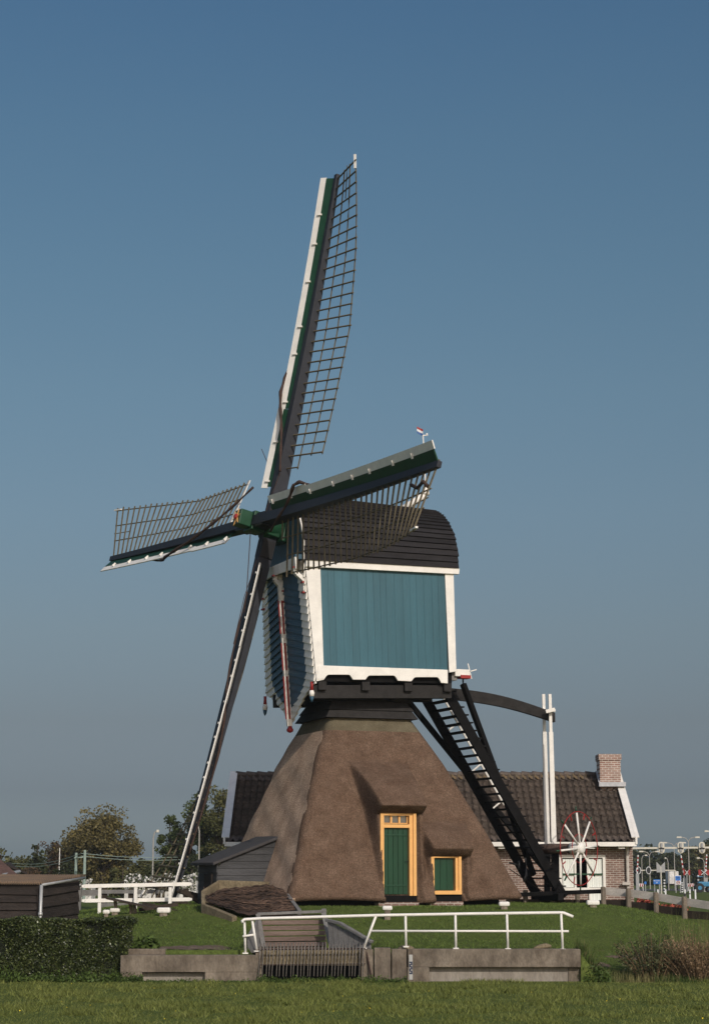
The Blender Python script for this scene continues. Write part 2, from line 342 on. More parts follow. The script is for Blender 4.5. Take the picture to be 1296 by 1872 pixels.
# ---- thatched base: rounded square rings, front facet carries the door and window hoods
PSI = R_(20.5); TE = V((math.cos(PSI), math.sin(PSI), 0)); TO = V((math.sin(PSI), -math.cos(PSI), 0))
ZB, ZT = 1.80, 7.28
lv = [(ZB, 3.66, .16), (2.6, 3.36, .14), (3.49, 3.03, .11), (4.25, 2.72, .07), (4.95, 2.42, .02), (5.75, 2.08, -.04), (6.5, 1.70, -.08), (ZT, 1.30, -.12)]
def hw(z): return np.interp(z, [a[0] for a in lv], [a[1] for a in lv])
def hc(z): return np.interp(z, [a[0] for a in lv], [a[2] for a in lv])
def front_feature(e, z, o):
    "outward distance of the thatch on the front facet with the hoods over door and window"
    def hood(o, e0, e1, zl, zt, od, lip, fl):
        mid = (e0+e1)/2
        ext = .06 + .08*np.clip((z-ZB)/(zl-ZB), 0, 1) + .16*np.clip((z-zl)/(zt-zl), 0, 1)
        we = sst(e0-ext-.13, e0-ext+.02, e)*(1-sst(e1+ext-.0, e1+ext+.15, e))       # cheeks
        cheek = od+.12-.08*np.clip((z-ZB)/(zl-ZB), 0, 1)
        body = np.where(z < zl, cheek, 0)
        # the hood from its lip back up to the facet
        k = np.clip((z-zl)/(zt-zl), 0, 1)
        oz = (od+lip)*(1-k) + hw(zt)*k + .20*np.sin(k*np.pi)*(1-.3*k)
        sag = 1-.03*((e-mid)/((e1-e0)/2+.3))**2
        body = np.where(z >= zl, oz*sag + (1-sag)*o, body)
        body = np.where(z > zt, -9, body)
        n = np.maximum(o, o*(1-we)+np.maximum(body, o)*we)
        lz = .24; kz = np.clip((z-(zl-lz))/lz, 0, 1)
        lipz = (z > zl-lz) & (z < zl)
        n = np.where(lipz, np.maximum(n, o*(1-we)+np.maximum(o, od+.03+(lip-.03)*kz**.7)*we), n)
        op = (e > e0-.04) & (e < e1+.02) & (z < zl-.24)
        return np.where(op, od-.10, n)
    o = hood(o, DE0, DE1, DZL, 5.80, DO, .50, 0)
    o = hood(o, WE0, WE1, WZL, 4.0, WO, .40, 0)
    return o
def efront(px, py, o):          # position along the front facet of a sighted line
    best = None
    for ee in np.linspace(-4, 4, 801):
        q = V((.15, 60, 0))+TE*ee+TO*o
        x = 648+FPX*q.x/((q.y)*CT+(0)*ST)
        if best is None or abs(x-px) < best[0]: best = (abs(x-px), ee)
    return best[1]
DO, WO = 3.42, 3.40
DE0, DE1, DZL = efront(692, 0, DO), efront(758, 0, DO), 4.46
WE0, WE1, WZL = efront(785, 0, WO), efront(840, 0, WO), 3.22
def tower():
    nz_ = 170; zs = np.linspace(ZB, ZT, nz_); r = .24; cols = []
    # unit perimeter samples: (facet, fraction) and rounded corners
    NF, NS, NC = 220, 60, 9
    V_ = []; mi = []
    ang = lambda k, n: np.linspace(0, np.pi/2, n+2)[1:-1]
    nseed = rng.uniform(0, 10, 8)
    for z in zs:
        wd = float(hw(z)); cx = float(hc(z)); ring = []
        rr = min(r, wd*.3)
        h = wd-rr
        ef = np.linspace(-h, h, NF); of = front_feature(ef-cx*0, z, np.full(NF, wd))
        # only inside the facet
        ring += [(a, b) for a, b in zip(ef, of)]                          # front: e, outward
        ring += [(h+rr*math.sin(t), h+rr*math.cos(t)) for t in ang(0, NC)]
        ring += [(wd, a) for a in np.linspace(h, -h, NS)]
        ring += [(h+rr*math.cos(t), -h-rr*math.sin(t)) for t in ang(0, NC)]
        ring += [(a, -wd) for a in np.linspace(h, -h, NS)]
        ring += [(-h-rr*math.sin(t), -h-rr*math.cos(t)) for t in ang(0, NC)]
        ring += [(-wd, a) for a in np.linspace(-h, h, NS)]
        ring += [(-h-rr*math.cos(t), h+rr*math.sin(t)) for t in ang(0, NC)]
        a = np.array(ring); n = len(a)
        bump = 1+.006*np.sin(z*2.1+a[:, 0]*1.7+nseed[0])+.004*np.sin(z*5+a[:, 1]*3+a[:, 0]*4.3)
        a = a*bump[:, None]
        # bottom edge droops slightly between corners
        dz = np.where(z < 2.3, -.05*(2.3-z)/.5*np.sin(a[:, 0]*1.1+1), 0)
        for (e_, o_), d in zip(a, dz):
            q = V((.15+cx, 60, 0))+TE*e_+TO*o_; V_.append((q.x, q.y, z+d))
    n = NF+3*NS+4*NC; m = MB()
    fs = []; mi = []
    lo = NF+NC+NS+NC+NS+NC
    for i in range(nz_-1):
        for k in range(n):
            k2 = (k+1) % n; fs.append((i*n+k, i*n+k2, (i+1)*n+k2, (i+1)*n+k))
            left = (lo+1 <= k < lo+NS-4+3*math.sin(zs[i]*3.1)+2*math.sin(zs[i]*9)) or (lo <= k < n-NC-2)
            mi.append(2 if zs[i] > ZT-.52 else (1 if left else 0))  # left facet takes the thatch with light painted into its colour
    # underside lip: 0.3 m thick thatch turning in
    o0 = len(V_)
    for (zz, sc) in ((ZB-.10, .985), (ZB-.09, .955), (ZB+.12, .93)):
        for k in range(n):
            x, y, z = V_[k]; V_.append((.3+(x-.3)*sc, 60+(y-60)*sc, zz+(z-ZB)))
    base = [0]+[o0+j*n for j in range(3)]
    for a, b in zip(base[:-1], base[1:]):
        for k in range(n):
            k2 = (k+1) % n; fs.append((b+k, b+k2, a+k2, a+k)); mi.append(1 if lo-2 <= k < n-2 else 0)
    m.v = V_; m.f = fs; m.mi = mi
    return m.build('thatched_base', ['thatch', 'thatch_lit', 'thatch_ridge'], mill, smooth=True)
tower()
def T_(e_, o_, z): q = V((.15, 60, 0))+TE*e_+TO*o_; return V((q.x, q.y, z))
TAX = (TE, TO*-1, UP)
m = MB(); hb = 3.22
m.hexa([T_(-hb, hb, .6), T_(hb, hb, .6), T_(hb, -hb, .6), T_(-hb, -hb, .6), T_(-hb, hb, 1.95), T_(hb, hb, 1.95), T_(hb, -hb, 1.95), T_(-hb, -hb, 1.95)])
m.build('black_plinth', 'tar', mill)
# brick sills under the door and the window
m = MB(); m.box(T_((DE0+DE1)/2, DO-.1, 1.55), (1.25, .5, .26), TAX); m.build('door_step', 'brick', mill)
m = MB(); m.box(T_((DE0+DE1)/2, DO-.08, 1.78), (1.2, .34, .19), TAX); m.build('threshold', 'tar', mill)
m = MB(); m.box(T_((WE0+WE1)/2, WO-.08, 1.79), (1.0, .34, .19), TAX); m.build('sill_board', 'tar', mill)
m = MB(); m.box(T_((WE0+WE1)/2, WO-.1, 1.56), (1.05, .5, .26), TAX); m.build('window_plinth', 'brick', mill)
# ---- door
def opening(e0, e1, z0, z1, od, fr, kind):
    f = MB(); d = .14
    f.box(T_(e0+fr/2, od+.03, (z0+z1)/2), (fr, d, z1-z0), TAX)
    f.box(T_(e1-fr*.8, od+.03, (z0+z1)/2), (fr*1.6, d, z1-z0), TAX)
    f.box(T_((e0+e1)/2, od+.032, z1-fr/2), (e1-e0, d, fr), TAX)
    return f
z0d, z1d = 1.86, 4.28
fr = .115; ztr = 3.86
f = opening(DE0+.02, DE1-.02, z0d, z1d, DO, fr, 'door')
f.box(T_(DE1-.05, DO+.10, (z0d+z1d)/2), (.10, .10, z1d-z0d), TAX)
f.box(T_((DE0+DE1)/2-.02, DO+.036, ztr), (DE1-DE0-.2, .13, .10), TAX)
frame = f.build('door_frame', 'yellow', mill, bevel=.008)
m = MB(); pw = (DE1-DE0-.36)/5
for i in range(5): m.box(T_(DE0+.14+pw*(i+.5), DO-.02, (z0d+ztr)/2), (pw-.008, .05, ztr-z0d-.09), TAX)
for zz in (2.15, 3.6): m.box(T_(DE0+.14+pw*2.5, DO+.012, zz), (pw*5-.04, .02, .05), TAX)
door = m.build('door', 'door', mill, bevel=.006)
m = MB(); m.tube([T_(DE0+.2+pw*4.5, DO+.02, 2.85), T_(DE0+.2+pw*4.5, DO+.08, 2.85), T_(DE0+.1+pw*4.5, DO+.085, 2.85)], .012, 6); m.build('handle', 'black', door)
m = MB(); a0, a1 = DE0+.13, DE1-.23
m.box(T_((a0+a1)/2, DO-.03, (ztr+z1d)/2), (a1-a0, .02, z1d-ztr-.2), TAX); tr = m.build('transom_window', 'glass', mill)
m = MB()
for i in range(3):
    c = a0+(a1-a0)*(i+.5)/3; hw_ = (a1-a0)/6; zc = (ztr+z1d)/2; hh = (z1d-ztr)/2-.07
    for s_ in (-1, 1):
        m.box(T_(c+s_*(hw_-.015), DO+.0, zc), (.028, .05, hh*2), TAX)
    m.box(T_(c, DO+.002, zc+hh-.012), (hw_*2-.06, .05, .024), TAX); m.box(T_(c, DO+.002, zc-hh+.012), (hw_*2-.06, .05, .024), TAX)
m.build('glazing_bars', 'yellow', tr)
# ---- window with shutter
z0w, z1w = 1.90, 3.05
f = opening(WE0+.02, WE1-.02, z0w, z1w, WO, .10, 'w'); f.box(T_((WE0+WE1)/2, WO+.06, z0w+.05), (WE1-WE0-.02, .22, .11), TAX)
f.box(T_(WE1-.05, WO+.10, (z0w+z1w)/2+.04), (.09, .10, z1w-z0w-.1), TAX)
f.build('window_frame', 'yellow', mill, bevel=.008)
m = MB()
for i in range(3):
    pw = (WE1-WE0-.34)/3; m.box(T_(WE0+.13+pw*(i+.5), WO-.02, (z0w+z1w)/2+.01), (pw-.006, .04, z1w-z0w-.22), TAX)
m.build('shutter', 'door', mill, bevel=.005)
# ---- collar and trestle between base and body
m = MB()
for z0, z1, w0, w1 in ((ZT-.12, ZT+.16, 1.50, 1.33), (ZT+.13, ZT+.40, 1.40, 1.22)):
    cx = -.12
    m.hexa([T_(-w0+cx, w0, z0), T_(w0+cx, w0, z0), T_(w0+cx, -w0, z0), T_(-w0+cx, -w0, z0), T_(-w1+cx, w1, z1), T_(w1+cx, w1, z1), T_(w1+cx, -w1, z1), T_(-w1+cx, -w1, z1)])
m.build('boarded_collar', 'tar2', mill)
m = MB(); zc = ZT+.40
m.box(T_(-.1, 1.0, zc+.13), (2.75, .34, .30), TAX); m.box(T_(-.1, -1.0, zc+.13), (2.75, .34, .30), TAX)
for e_ in (-1.05, .65): m.box(T_(e_, 0, zc+.17), (.36, 3.1, .30), TAX)
for e_ in (-1.05, .65): m.box(T_(e_, 1.62, zc+.15), (.26, .16, .20), TAX)
m.box(T_(-.1, 0, zc+.1), (1.7, 1.7, .7), TAX)
m.build('trestle_beams', 'tar2', mill, bevel=.02)
# ---- body
NB0 = P(578, 1245, 57.34); NB1 = P(830, 1249, 59.14); NT0 = P(558, 1036, 57.34); NT1 = P(829, 1050, 59.14); BW = 3.8
FN = V((-U.x, -U.y, 0)); SN = W*-1
def Bp(s, t, h, n=0, fo=0):
    q = (NB0*(1-s)+NB1*s)*(1-h)+(NT0*(1-s)+NT1*s)*h
    return q+W*(BW*t)+SN*n+FN*fo
def s_px(px, py):     # survey reading on the side wall -> (s, h)
    def f(s, h):
        q = Bp(s, 0, h); fw = q.y*CT+(q.z-CH)*ST; up = -q.y*ST+(q.z-CH)*CT
        return 648+FPX*q.x/fw, 936-FPX*up/fw
    s, h = .5, .5
    for _ in range(8):
        x, y = f(s, h); xs, ys = f(s+.01, h); xh, yh = f(s, h+.01)
        A = np.array([[xs-x, xh-x], [ys-y, yh-y]])*100; d = np.linalg.solve(A, [px-x, py-y]); s += d[0]; h += d[1]
    return s, h
m = MB(); i_ = .06
m.hexa([Bp(.01, .02, .0), Bp(.99, .02, .0), Bp(.99, .98, 0), Bp(.01, .98, 0), Bp(.01, .02, 1.0), Bp(.99, .02, 1.0), Bp(.99, .98, 1.0), Bp(.01, .98, 1)])
m.build('body_core', 'tar', mill)
# vertical side boards
m = MB(); tl = s_px(583, 1037); bl = s_px(589, 1219); tr_ = s_px(812, 1050); br = s_px(817, 1227)
edges = np.cumsum([0]+list(rng.uniform(.8, 1.2, 17))); edges = edges/edges[-1]; m2 = []
for a, b in zip(edges[:-1], edges[1:]):
    g = .0006; n0 = .035+rng.uniform(-.0015, .0015)
    st = lambda k, top: (tl[0]*(1-k)+tr_[0]*k, tl[1]*(1-k)+tr_[1]*k) if top else (bl[0]*(1-k)+br[0]*k, bl[1]*(1-k)+br[1]*k)
    p = [st(a+g, 0), st(b-g, 0), st(b-g, 1), st(a+g, 1)]
    m.hexa([Bp(*(p[0][0], 0, p[0][1], n0)), Bp(p[1][0], 0, p[1][1], n0), Bp(p[1][0], 0, p[1][1], 0), Bp(p[0][0], 0, p[0][1], 0),
            Bp(p[3][0], 0, p[3][1], n0), Bp(p[2][0], 0, p[2][1], n0), Bp(p[2][0], 0, p[2][1], 0), Bp(p[3][0], 0, p[3][1], 0)])
m.build('side_boards', 'teal', mill)
def plate(pts, n0, n1, name=None, mt='white', mb=None):
    mm = mb or MB(); pp = [Bp(s, 0, h, n0) for s, h in pts]; mm.prism(pp, SN*(n1-n0))
    return mm.build(name, mt, mill, bevel=.01) if name else mm
plate([s_px(*q) for q in ((557, 1038), (568, 1038), (582, 1228), (575, 1246))] and [s_px(*q) for q in ((577, 1246), (591, 1243), (584, 1037), (557, 1036))], .02, .085, 'front_corner_board')
plate([s_px(*q) for q in ((819, 1230), (832, 1228), (827, 1049), (811, 1048))], .02, .085, 'rear_corner_board')
plate([s_px(*q) for q in ((556, 1037), (835, 1051), (836, 1043), (834, 1038), (557, 1024))], .02, .16, 'eave_board')
# scalloped skirt
def arch(xa, xb, yt, y0, y1):
    out = [(xa, y0)]
    for k in range(0, 7):
        t = k/6; out.append((xa+3+(9)*t**.7 if 0 else xa+2+8*t, y0-(y0-yt)*math.sin(t*math.pi/2)))
    for k in range(6, -1, -1):
        t = k/6; out.append((xb-2-8*t, y1-(y1-yt)*math.sin(t*math.pi/2)))
    out.append((xb, y1)); return out
pl = [(577, 1242)]+arch(589, 645, 1234, 1242, 1243)+arch(664, 727, 1235.5, 1243, 1245)+arch(748, 806, 1238.5, 1246, 1249)+[(816, 1250), (816, 1225), (588, 1217), (579, 1217)]
plate([s_px(*q) for q in pl], .03, .10, 'scalloped_skirt')
# beams below the body
m = MB()
for t in (.06, .94): m.bar(Bp(-.02, t, -.09), Bp(.99, t, -.075), .26, .40)
m.bar(Bp(.0, .5, -.07), Bp(1.0, .5, -.07), .5, .36)
for s in (.04, .35, .66, .95): m.bar(Bp(s, -.01, -.04), Bp(s, 1, -.04), .26, .26)
m.build('floor_beams', 'tar2', mill, bevel=.015)
# rear wall
m = MB(); m.hexa([Bp(.992, .03, .02), Bp(1.003, .03, .02), Bp(1.003, .97, .02), Bp(.992, .97, .02), Bp(.992, .03, 1), Bp(1.003, .03, 1), Bp(1.003, .97, 1), Bp(.992, .97, 1)])
m.build('rear_wall', 'teal_dark', mill)
# ---- roof: overlapping boards on an arched section
prof = [(-.035, .19), (-.035, .30), (-.032, .45), (-.025, .70), (.0, .96), (.03, 1.20), (.07, 1.42), (.12, 1.63), (.18, 1.83), (.25, 2.01), (.33, 2.16), (.42, 2.28), (.5, 2.33)]
prof = prof+[(1-t, h) for t, h in prof[-2::-1]]
S0, S1 = -.012, 1.022
def Rp(s, t, h, out=0):
    q = Bp(s, 0, 1)+W*(BW*t); hh = h*(1.10*(1-s)+1.0*s); return V((q.x, q.y, q.z+hh))
m = MB()
tt = []   # resample to plank rows of equal girth
P2 = [np.array((t*BW, h)) for t, h in prof]; L_ = [0]
for a, b in zip(P2[:-1], P2[1:]): L_.append(L_[-1]+np.linalg.norm(b-a))
nrow = 34; sm = np.linspace(0, L_[-1], nrow+1)
X = np.interp(sm, L_, [p[0] for p in P2]); Yh = np.interp(sm, L_, [p[1] for p in P2])
for i in range(nrow):
    a = np.array((X[i], Yh[i])); b = np.array((X[i+1], Yh[i+1])); d = (b-a)/np.linalg.norm(b-a); nrm = np.array((-d[1], d[0]))
    up = i < nrow/2
    oa, ob = (.065, .012) if up else (.012, .065)
    a2 = a-(d*.02 if up else 0); b2 = b+(0 if up else d*.02)
    qa, qb = a2+nrm*oa, b2+nrm*ob; ra, rb = a2-nrm*.02, b2-nrm*.02
    j = rng.uniform(-.004, .004)
    vs = [Rp(s, q[0]/BW, q[1]) for s in (S0+j, S1+j) for q in (ra, rb, qb, qa)]
    m.add(vs, [(0, 1, 2, 3), (7, 6, 5, 4), (0, 4, 5, 1), (1, 5, 6, 2), (2, 6, 7, 3), (3, 7, 4, 0)])
roof = m.build('roof', 'roofboard', mill)
m = MB(); m.prism([Rp(.0, t, h*.985) for t, h in prof], FN*-.03); m.build('front_gable', 'teal_dark', mill)
m = MB(); m.prism([Rp(1.0, t, h*.985) for t, h in prof], FN*-.03); m.build('rear_gable', 'teal_dark', mill)
m = MB()
for i in range(len(prof)-1):
    (t0, h0), (t1, h1) = prof[i], prof[i+1]
    def q(s, t, h, k): c = np.array((.5, .9)); return Rp(s, c[0]+(t-c[0])*k, c[1]+(h-c[1])*k if h > .9 else h)
    m.hexa([q(-.016, t0, h0, .955)+FN*.02, q(-.016, t1, h1, .955)+FN*.02, q(-.001, t1, h1, .955), q(-.001, t0, h0, .955), q(-.016, t0, h0, 1.0)+FN*.02, q(-.016, t1, h1, 1.0)+FN*.02, q(-.001, t1, h1, 1.0), q(-.001, t0, h0, 1.0)])
m.build('gable_edge_board', 'white', mill)
m = MB(); rt = Rp(-.01, .5, 2.36); m.bar(rt+FN*.15, rt-FN*.45+UP*.0, .34, .10); m.build('ridge_cap', 'tar', roof)
# ---- beard board and herringbone front
def Fp(t, z, fo=0):     # front plane point: t across (0 near, 1 far), world height z
    h = (z-NB0.z)/(NT0.z-NB0.z); q = NB0*(1-h)+NT0*h; return V((q.x, q.y, z))+W*(BW*t*(1+.14*(1-h)))+FN*fo
def f_px(px, py, fo=.06):
    t, z = .5, 10
    def g(t, z):
        q = Fp(t, z, fo); fw = q.y*CT+(q.z-CH)*ST; up = -q.y*ST+(q.z-CH)*CT; return 648+FPX*q.x/fw, 936-FPX*up/fw
    for _ in range(10):
        x, y = g(t, z); xt, yt = g(t+.01, z); xz, yz = g(t, z+.01)
        A = np.array([[xt-x, xz-x], [yt-y, yz-y]])*100; d = np.linalg.solve(A, [px-x, py-y]); t += d[0]; z += d[1]
    return t, z
m = MB(); bt = [(0, 1035, 557), (0, 1012, 555)]
q0 = f_px(557, 1033, .3); q1 = f_px(557, 1011, .3)
lo = [(-.02, q0[1]-.02), (.18, q0[1]+.03), (.5, q0[1]+.05), (.82, q0[1]+.03), (1.02, q0[1]-.02)]; hi = [(1.02, q1[1]), (-.02, q1[1])]
m.prism([Fp(t, z, .28) for t, z in lo+hi], FN*.06); m.build('beard_board', 'white', mill, bevel=.01)
m = MB(); m.prism([Fp(t, z, .02) for t, z in ((0, q1[1]-.04), (1, q1[1]-.04), (1, q1[1]+.10), (0, q1[1]+.10))], FN*.27); m.build('front_eave_box', 'teal_dark', mill)
def clip(poly, a, b, c):   # keep a*x+b*y<=c
    out = []
    for i in range(len(poly)):
        p, q = poly[i], poly[(i+1) % len(poly)]; dp = a*p[0]+b*p[1]-c; dq = a*q[0]+b*q[1]-c
        if dp <= 0: out.append(p)
        if (dp < 0 < dq) or (dq < 0 < dp):
            k = dp/(dp-dq); out.append((p[0]+(q[0]-p[0])*k, p[1]+(q[1]-p[1])*k))
    return out
def convclip(poly, hull):   # clip by convex hull (ccw)
    for i in range(len(hull)):
        p, q = hull[i], hull[(i+1) % len(hull)]; nx, ny = (q[1]-p[1]), -(q[0]-p[0])
        poly = clip(poly, nx, ny, nx*p[0]+ny*p[1])
        if len(poly) < 3: return []
    return poly
zlo_c = f_px(527, 1322)[1]; zlo_n = f_px(577, 1250)[1]; zlo_f = zlo_n-.05; ztop = f_px(540, 1030)[1]
def halfpanel(sgn):
    # x in metres from centre line (positive toward near side), y world height
    hwid = BW/2
    outer = [(0, zlo_c), (hwid*.25, zlo_c+.30), (hwid*.55, zlo_n-.32), (hwid*.85, zlo_n-.05), (hwid+.02, zlo_n+.02), (hwid+.02, ztop), (0, ztop)]
    inner = [(0, zlo_c+.42), (hwid*.25, zlo_c+.60), (hwid*.55, zlo_n-.02), (hwid*.68, zlo_n+.28), (hwid*.72, zlo_n+.42), (hwid*.72, ztop), (0, ztop)]
    return outer, inner
tan_a = .21; pitch_ = .225
for sgn, nm in ((1, 'front_boards'), (-1, 'front_boards')):
    outer, inner = halfpanel(sgn); mb_ = MB()
    z = zlo_c-1.0
    k = 0
    while z < ztop+1.2:
        # board k lies between lines y = z - tan*x and y = z+pitch - tan*x
        for poly, mi_, off in ((outer, 1, 0), (inner, 0, .004)):
            pc = poly if 0 else None
            # the outlines are not convex as a whole: split into vertical strips
            xs_ = sorted(set(p[0] for p in poly))
            low = sorted([p for p in poly if p[1] < ztop-1e-6 or p[0] == 0], key=lambda p: p[0])
            lowf = lambda x: np.interp(x, [p[0] for p in low if p[1] < ztop-.01], [p[1] for p in low if p[1] < ztop-.01])
            for xa, xb in zip(xs_[:-1], xs_[1:]):
                cell = [(xa, float(lowf(xa))), (xb, float(lowf(xb))), (xb, ztop), (xa, ztop)]
                c2 = clip(cell, -tan_a, -1, -z); c2 = clip(c2, tan_a, 1, z+pitch_) if len(c2) > 2 else c2
                if len(c2) < 3: continue
                pts3 = []
                for (x, y) in c2:
                    kk = (z+pitch_-tan_a*x-y)/pitch_          # 1 at the lower edge
                    pts3.append(Fp(.5-sgn*x/BW, y, .04+.05*kk+off))
                n = len(pts3); back = [p-FN*.05 for p in pts3]
                mb_.add(pts3+back, [tuple(range(n)), tuple(range(n, 2*n))[::-1]]+[(i, n+i, n+(i+1) % n, (i+1) % n) for i in range(n)], mi_)
        z += pitch_; k += 1
    mb_.build(nm, ['teal_dark', 'white'], mill)
m = MB(); zt_ = ztop-.05
m.bar(Fp(.5, zlo_c-.12, .14), Fp(.5, zt_, .14), .12, .16, up=FN); cp = m.build('centre_post', 'white', mill, bevel=.012)
m = MB()
for a, b in ((.02, .30), (.34, .52), (.58, .80)):
    m.bar(Fp(.5, zlo_c+(zt_-zlo_c)*a, .235), Fp(.5, zlo_c+(zt_-zlo_c)*b, .235), .035, .03, up=FN)
    m.bar(Fp(.5, zlo_c+(zt_-zlo_c)*a, .14)+SN*.068, Fp(.5, zlo_c+(zt_-zlo_c)*b, .14)+SN*.068, .05, .02, up=SN)
m.build('red_stripe', 'red', cp)
m = MB(); m.lathe(Fp(.5, zlo_c-.32, .14), [(.02, 0), (.09, .03), (.11, .09), (.07, .16), (.05, .22)], 10); m.build('red_knob', 'red', cp, smooth=True)
def bracket(t, zt, L, w_=.16):
    b = MB(); pts_ = []
    for k in range(13):
        u = k/12; pts_.append((.12+.16*math.cos(u*math.pi*1.1)*(1-u*.3)+.05*math.sin(u*9), zt-L*u))
    for (f0, z0), (f1, z1) in zip(pts_[:-1], pts_[1:]): b.bar(Fp(t, z0, f0), Fp(t, z1, f1), w_, .12, up=FN)
    return b, pts_
for t, L in ((.03, .75), (.5, .8), (.97, .8)):
    b, pp = bracket(t, q0[1]+.05, L); bo = b.build('scroll_bracket', 'white', mill)
    for kk in (0, 7, 12): m = MB(); m.box(Fp(t, pp[kk][1], pp[kk][0]+.04), (.18, .13, .05), (W, FN, UP)); m.build('red_band', 'red', bo)
for t, z in ((.03, zlo_n-.02), (1.0, zlo_f-.05)):
    c = Fp(t, z, .1); m = MB(); m.lathe(c-UP*.16, [(.06, 0), (.045, .16), (.05, .26)], 10); o = m.build('pendant', 'red', mill, smooth=True)
    m = MB(); m.lathe(c-UP*.34, [(.07, 0), (.085, .10), (.06, .18)], 10); m.build('white_band', 'white', o, smooth=True)
    m = MB(); m.lathe(c-UP*.52, [(.01, 0), (.05, .08), (.07, .178)], 10); m.build('blue_tip', 'teal_dark', o, smooth=True)
# ---- sails
TAU = .20995; AL = .0440; PS = .4888; OFF = .2
HUB = P(467, 956, 58.7)
AX = V((-math.cos(PS)*math.cos(TAU), -math.sin(PS)*math.cos(TAU), math.sin(TAU)))
WW = V((math.cos(PS)*math.sin(TAU), math.sin(PS)*math.sin(TAU), math.cos(TAU))); HH = V((math.sin(PS), -math.cos(PS), 0))
RS = 12.0
def make_sail(k):
    an = AL+k*math.pi/2; rr = WW*math.cos(an)+HH*math.sin(an); tt = WW*math.sin(an)-HH*math.cos(an)
    bow = .33 if k % 2 else .45          # the stocks bend forward towards their tips
    c0 = HUB+AX*((OFF*1.6 if k % 2 else -.08)-bow)
    def Q(r, t=0, a=0): return c0+rr*r+tt*t+AX*(a+bow*(r/RS)**2)
    m = MB(); n = 14
    for i in range(n):
        r0, r1 = RS*i/n, RS*(i+1)/n; f0, f1 = 1-i/n, 1-(i+1)/n
        w0, w1 = .17+.15*f0, .17+.15*f1; h0, h1 = .13+.34*f0, .13+.34*f1
        m.bar(Q(r0), Q(r1), w0, h0, up=AX, w2=w1, h2=h1)
    sail = m.build('sail', 'stock', mill)
    # windboards: outer white strip, inner green strip, shelving forward
    def strip(r0, r1, ta, tb, ang, mt, nm, par, base_t=.09, thick=.035, off=0):
        d = tt*math.cos(ang)+AX*math.sin(ang); nn = AX*math.cos(ang)-tt*math.sin(ang); b = MB(); nseg = max(2, int((r1-r0)/1.2))
        for i in range(nseg):
            a0 = r0+(r1-r0)*i/nseg; a1 = r0+(r1-r0)*(i+1)/nseg
            p = [Q(a0, base_t)+d*ta+nn*off, Q(a1, base_t)+d*ta+nn*off, Q(a1, base_t)+d*tb+nn*off, Q(a0, base_t)+d*tb+nn*off]
            b.hexa([x-nn*thick/2 for x in p]+[x+nn*thick/2 for x in p]); b.mi[-6] = 1
        return b.build(nm, mt, par), d, nn
    g = R_(35)
    for (r0, r1, sh) in ((1.35, 3.95, .05), (3.97, 11.9, 0)):
        bo, d, nn = strip(r0, r1, -.02+sh, .34+sh, g, ['sailgreen', 'stock'], 'windboard', sail)
        strip(r0-.05, r1+.03, .34+sh, .57+sh, g-.06, ['white', 'white_old'], 'windboard_edge', sail, off=.012)
        rs_ = np.arange(r0+.35, r1-.1, 1.3 if k != 2 else .62)
        for r in rs_:
            r = r+rng.uniform(-.2, .2); b = MB(); b.box(Q(r, .12)+d*(.34+sh)+nn*.05, (.06, .15, .07), (rr, d, nn)); b.build('cleat', 'white', sail)
    # lattice
    b = MB(); bars = []; N = 28
    pitchf = lambda r: R_(float(np.interp(r, [2.3, 4.5, 6.5, 9, 10.5, 12], [29, 28, 25, 14, 3, -12] if k == 2 else [12, 14, 15.5, 6.5, -1, -10])))
    def Lp(r, s_): th = pitchf(r); return Q(r, -s_*math.cos(th), -.02-s_*math.sin(th))
    rb = np.linspace(2.35, 11.85, N)
    for i, r in enumerate(rb):
        r = r+rng.uniform(-.015, .015); L = 1.88+rng.uniform(-.03, .03)
        b.tube([Lp(r, -.16), Lp(r, .9), Lp(r, L)], .029, 5)
    b.tube([Lp(1.95, -.1), Lp(1.95, .75)], .024, 5)
    for s_, ra in ((.68, 1.9), (1.24, 2.3), (1.80, 2.3)):
        pts_ = [Lp(r, s_)-AX*.03 for r in np.linspace(ra, 11.95, 24)]; b.tube(pts_, .022, 5)
    b.tube([Lp(r, .95)-AX*.03 for r in np.linspace(10.9, 12, 4)], .016, 4)
    lat = b.build('lattice', 'lattice', sail)
    b = MB(); b.bar(Lp(11.6, 1.82), Lp(12.05, 1.82), .07, .05); b.build('white_lath', 'white', sail)
    if k == 3: b = MB(); b.bar(Lp(2.25, .1), Lp(2.3, 1.9), .14, .03, up=AX); b.build('white_lath', 'white', sail)
    # rolled sail cloth crossing the stock then tucked behind the windboard
    b = MB(); pts_ = []; rad = []
    if k == 0: path = [(1.75, -.30, .22), (2.3, -.18, .27), (2.9, -.02, .30), (3.5, .22, .32), (4.0, .42, .37), (4.5, .55, .40), (5.0, .60, .33), (5.6, .56, .20), (7, .35, .05)]
    elif k == 1: path = [(1.6, -.5, .12), (2.3, -.25, .28), (2.8, .05, .32), (3.2, .35, .40), (3.5, .58, .50), (3.7, .68, .42), (4.2, .55, .20), (5, .4, .1)]
    elif k == 2: path = [(2.2, .05, .28), (3.2, .18, .34), (4.2, .32, .38), (5, .46, .38), (5.6, .52, .30), (6.3, .50, .16), (7.2, .40, .02), (8.4, .30, -.02), (9.6, .24, -.02), (10.6, .18, -.02)]
    else: path = [(1.6, -1.5, -.3), (2.1, -1.0, -.1), (2.7, -.5, .12), (3.3, -.1, .30), (4.2, .22, .38), (5.1, .50, .48), (5.7, .68, .52), (6.2, .68, .36), (7.2, .55, .15), (8.5, .3, .05)]
    pv = [Q(*p) for p in path]
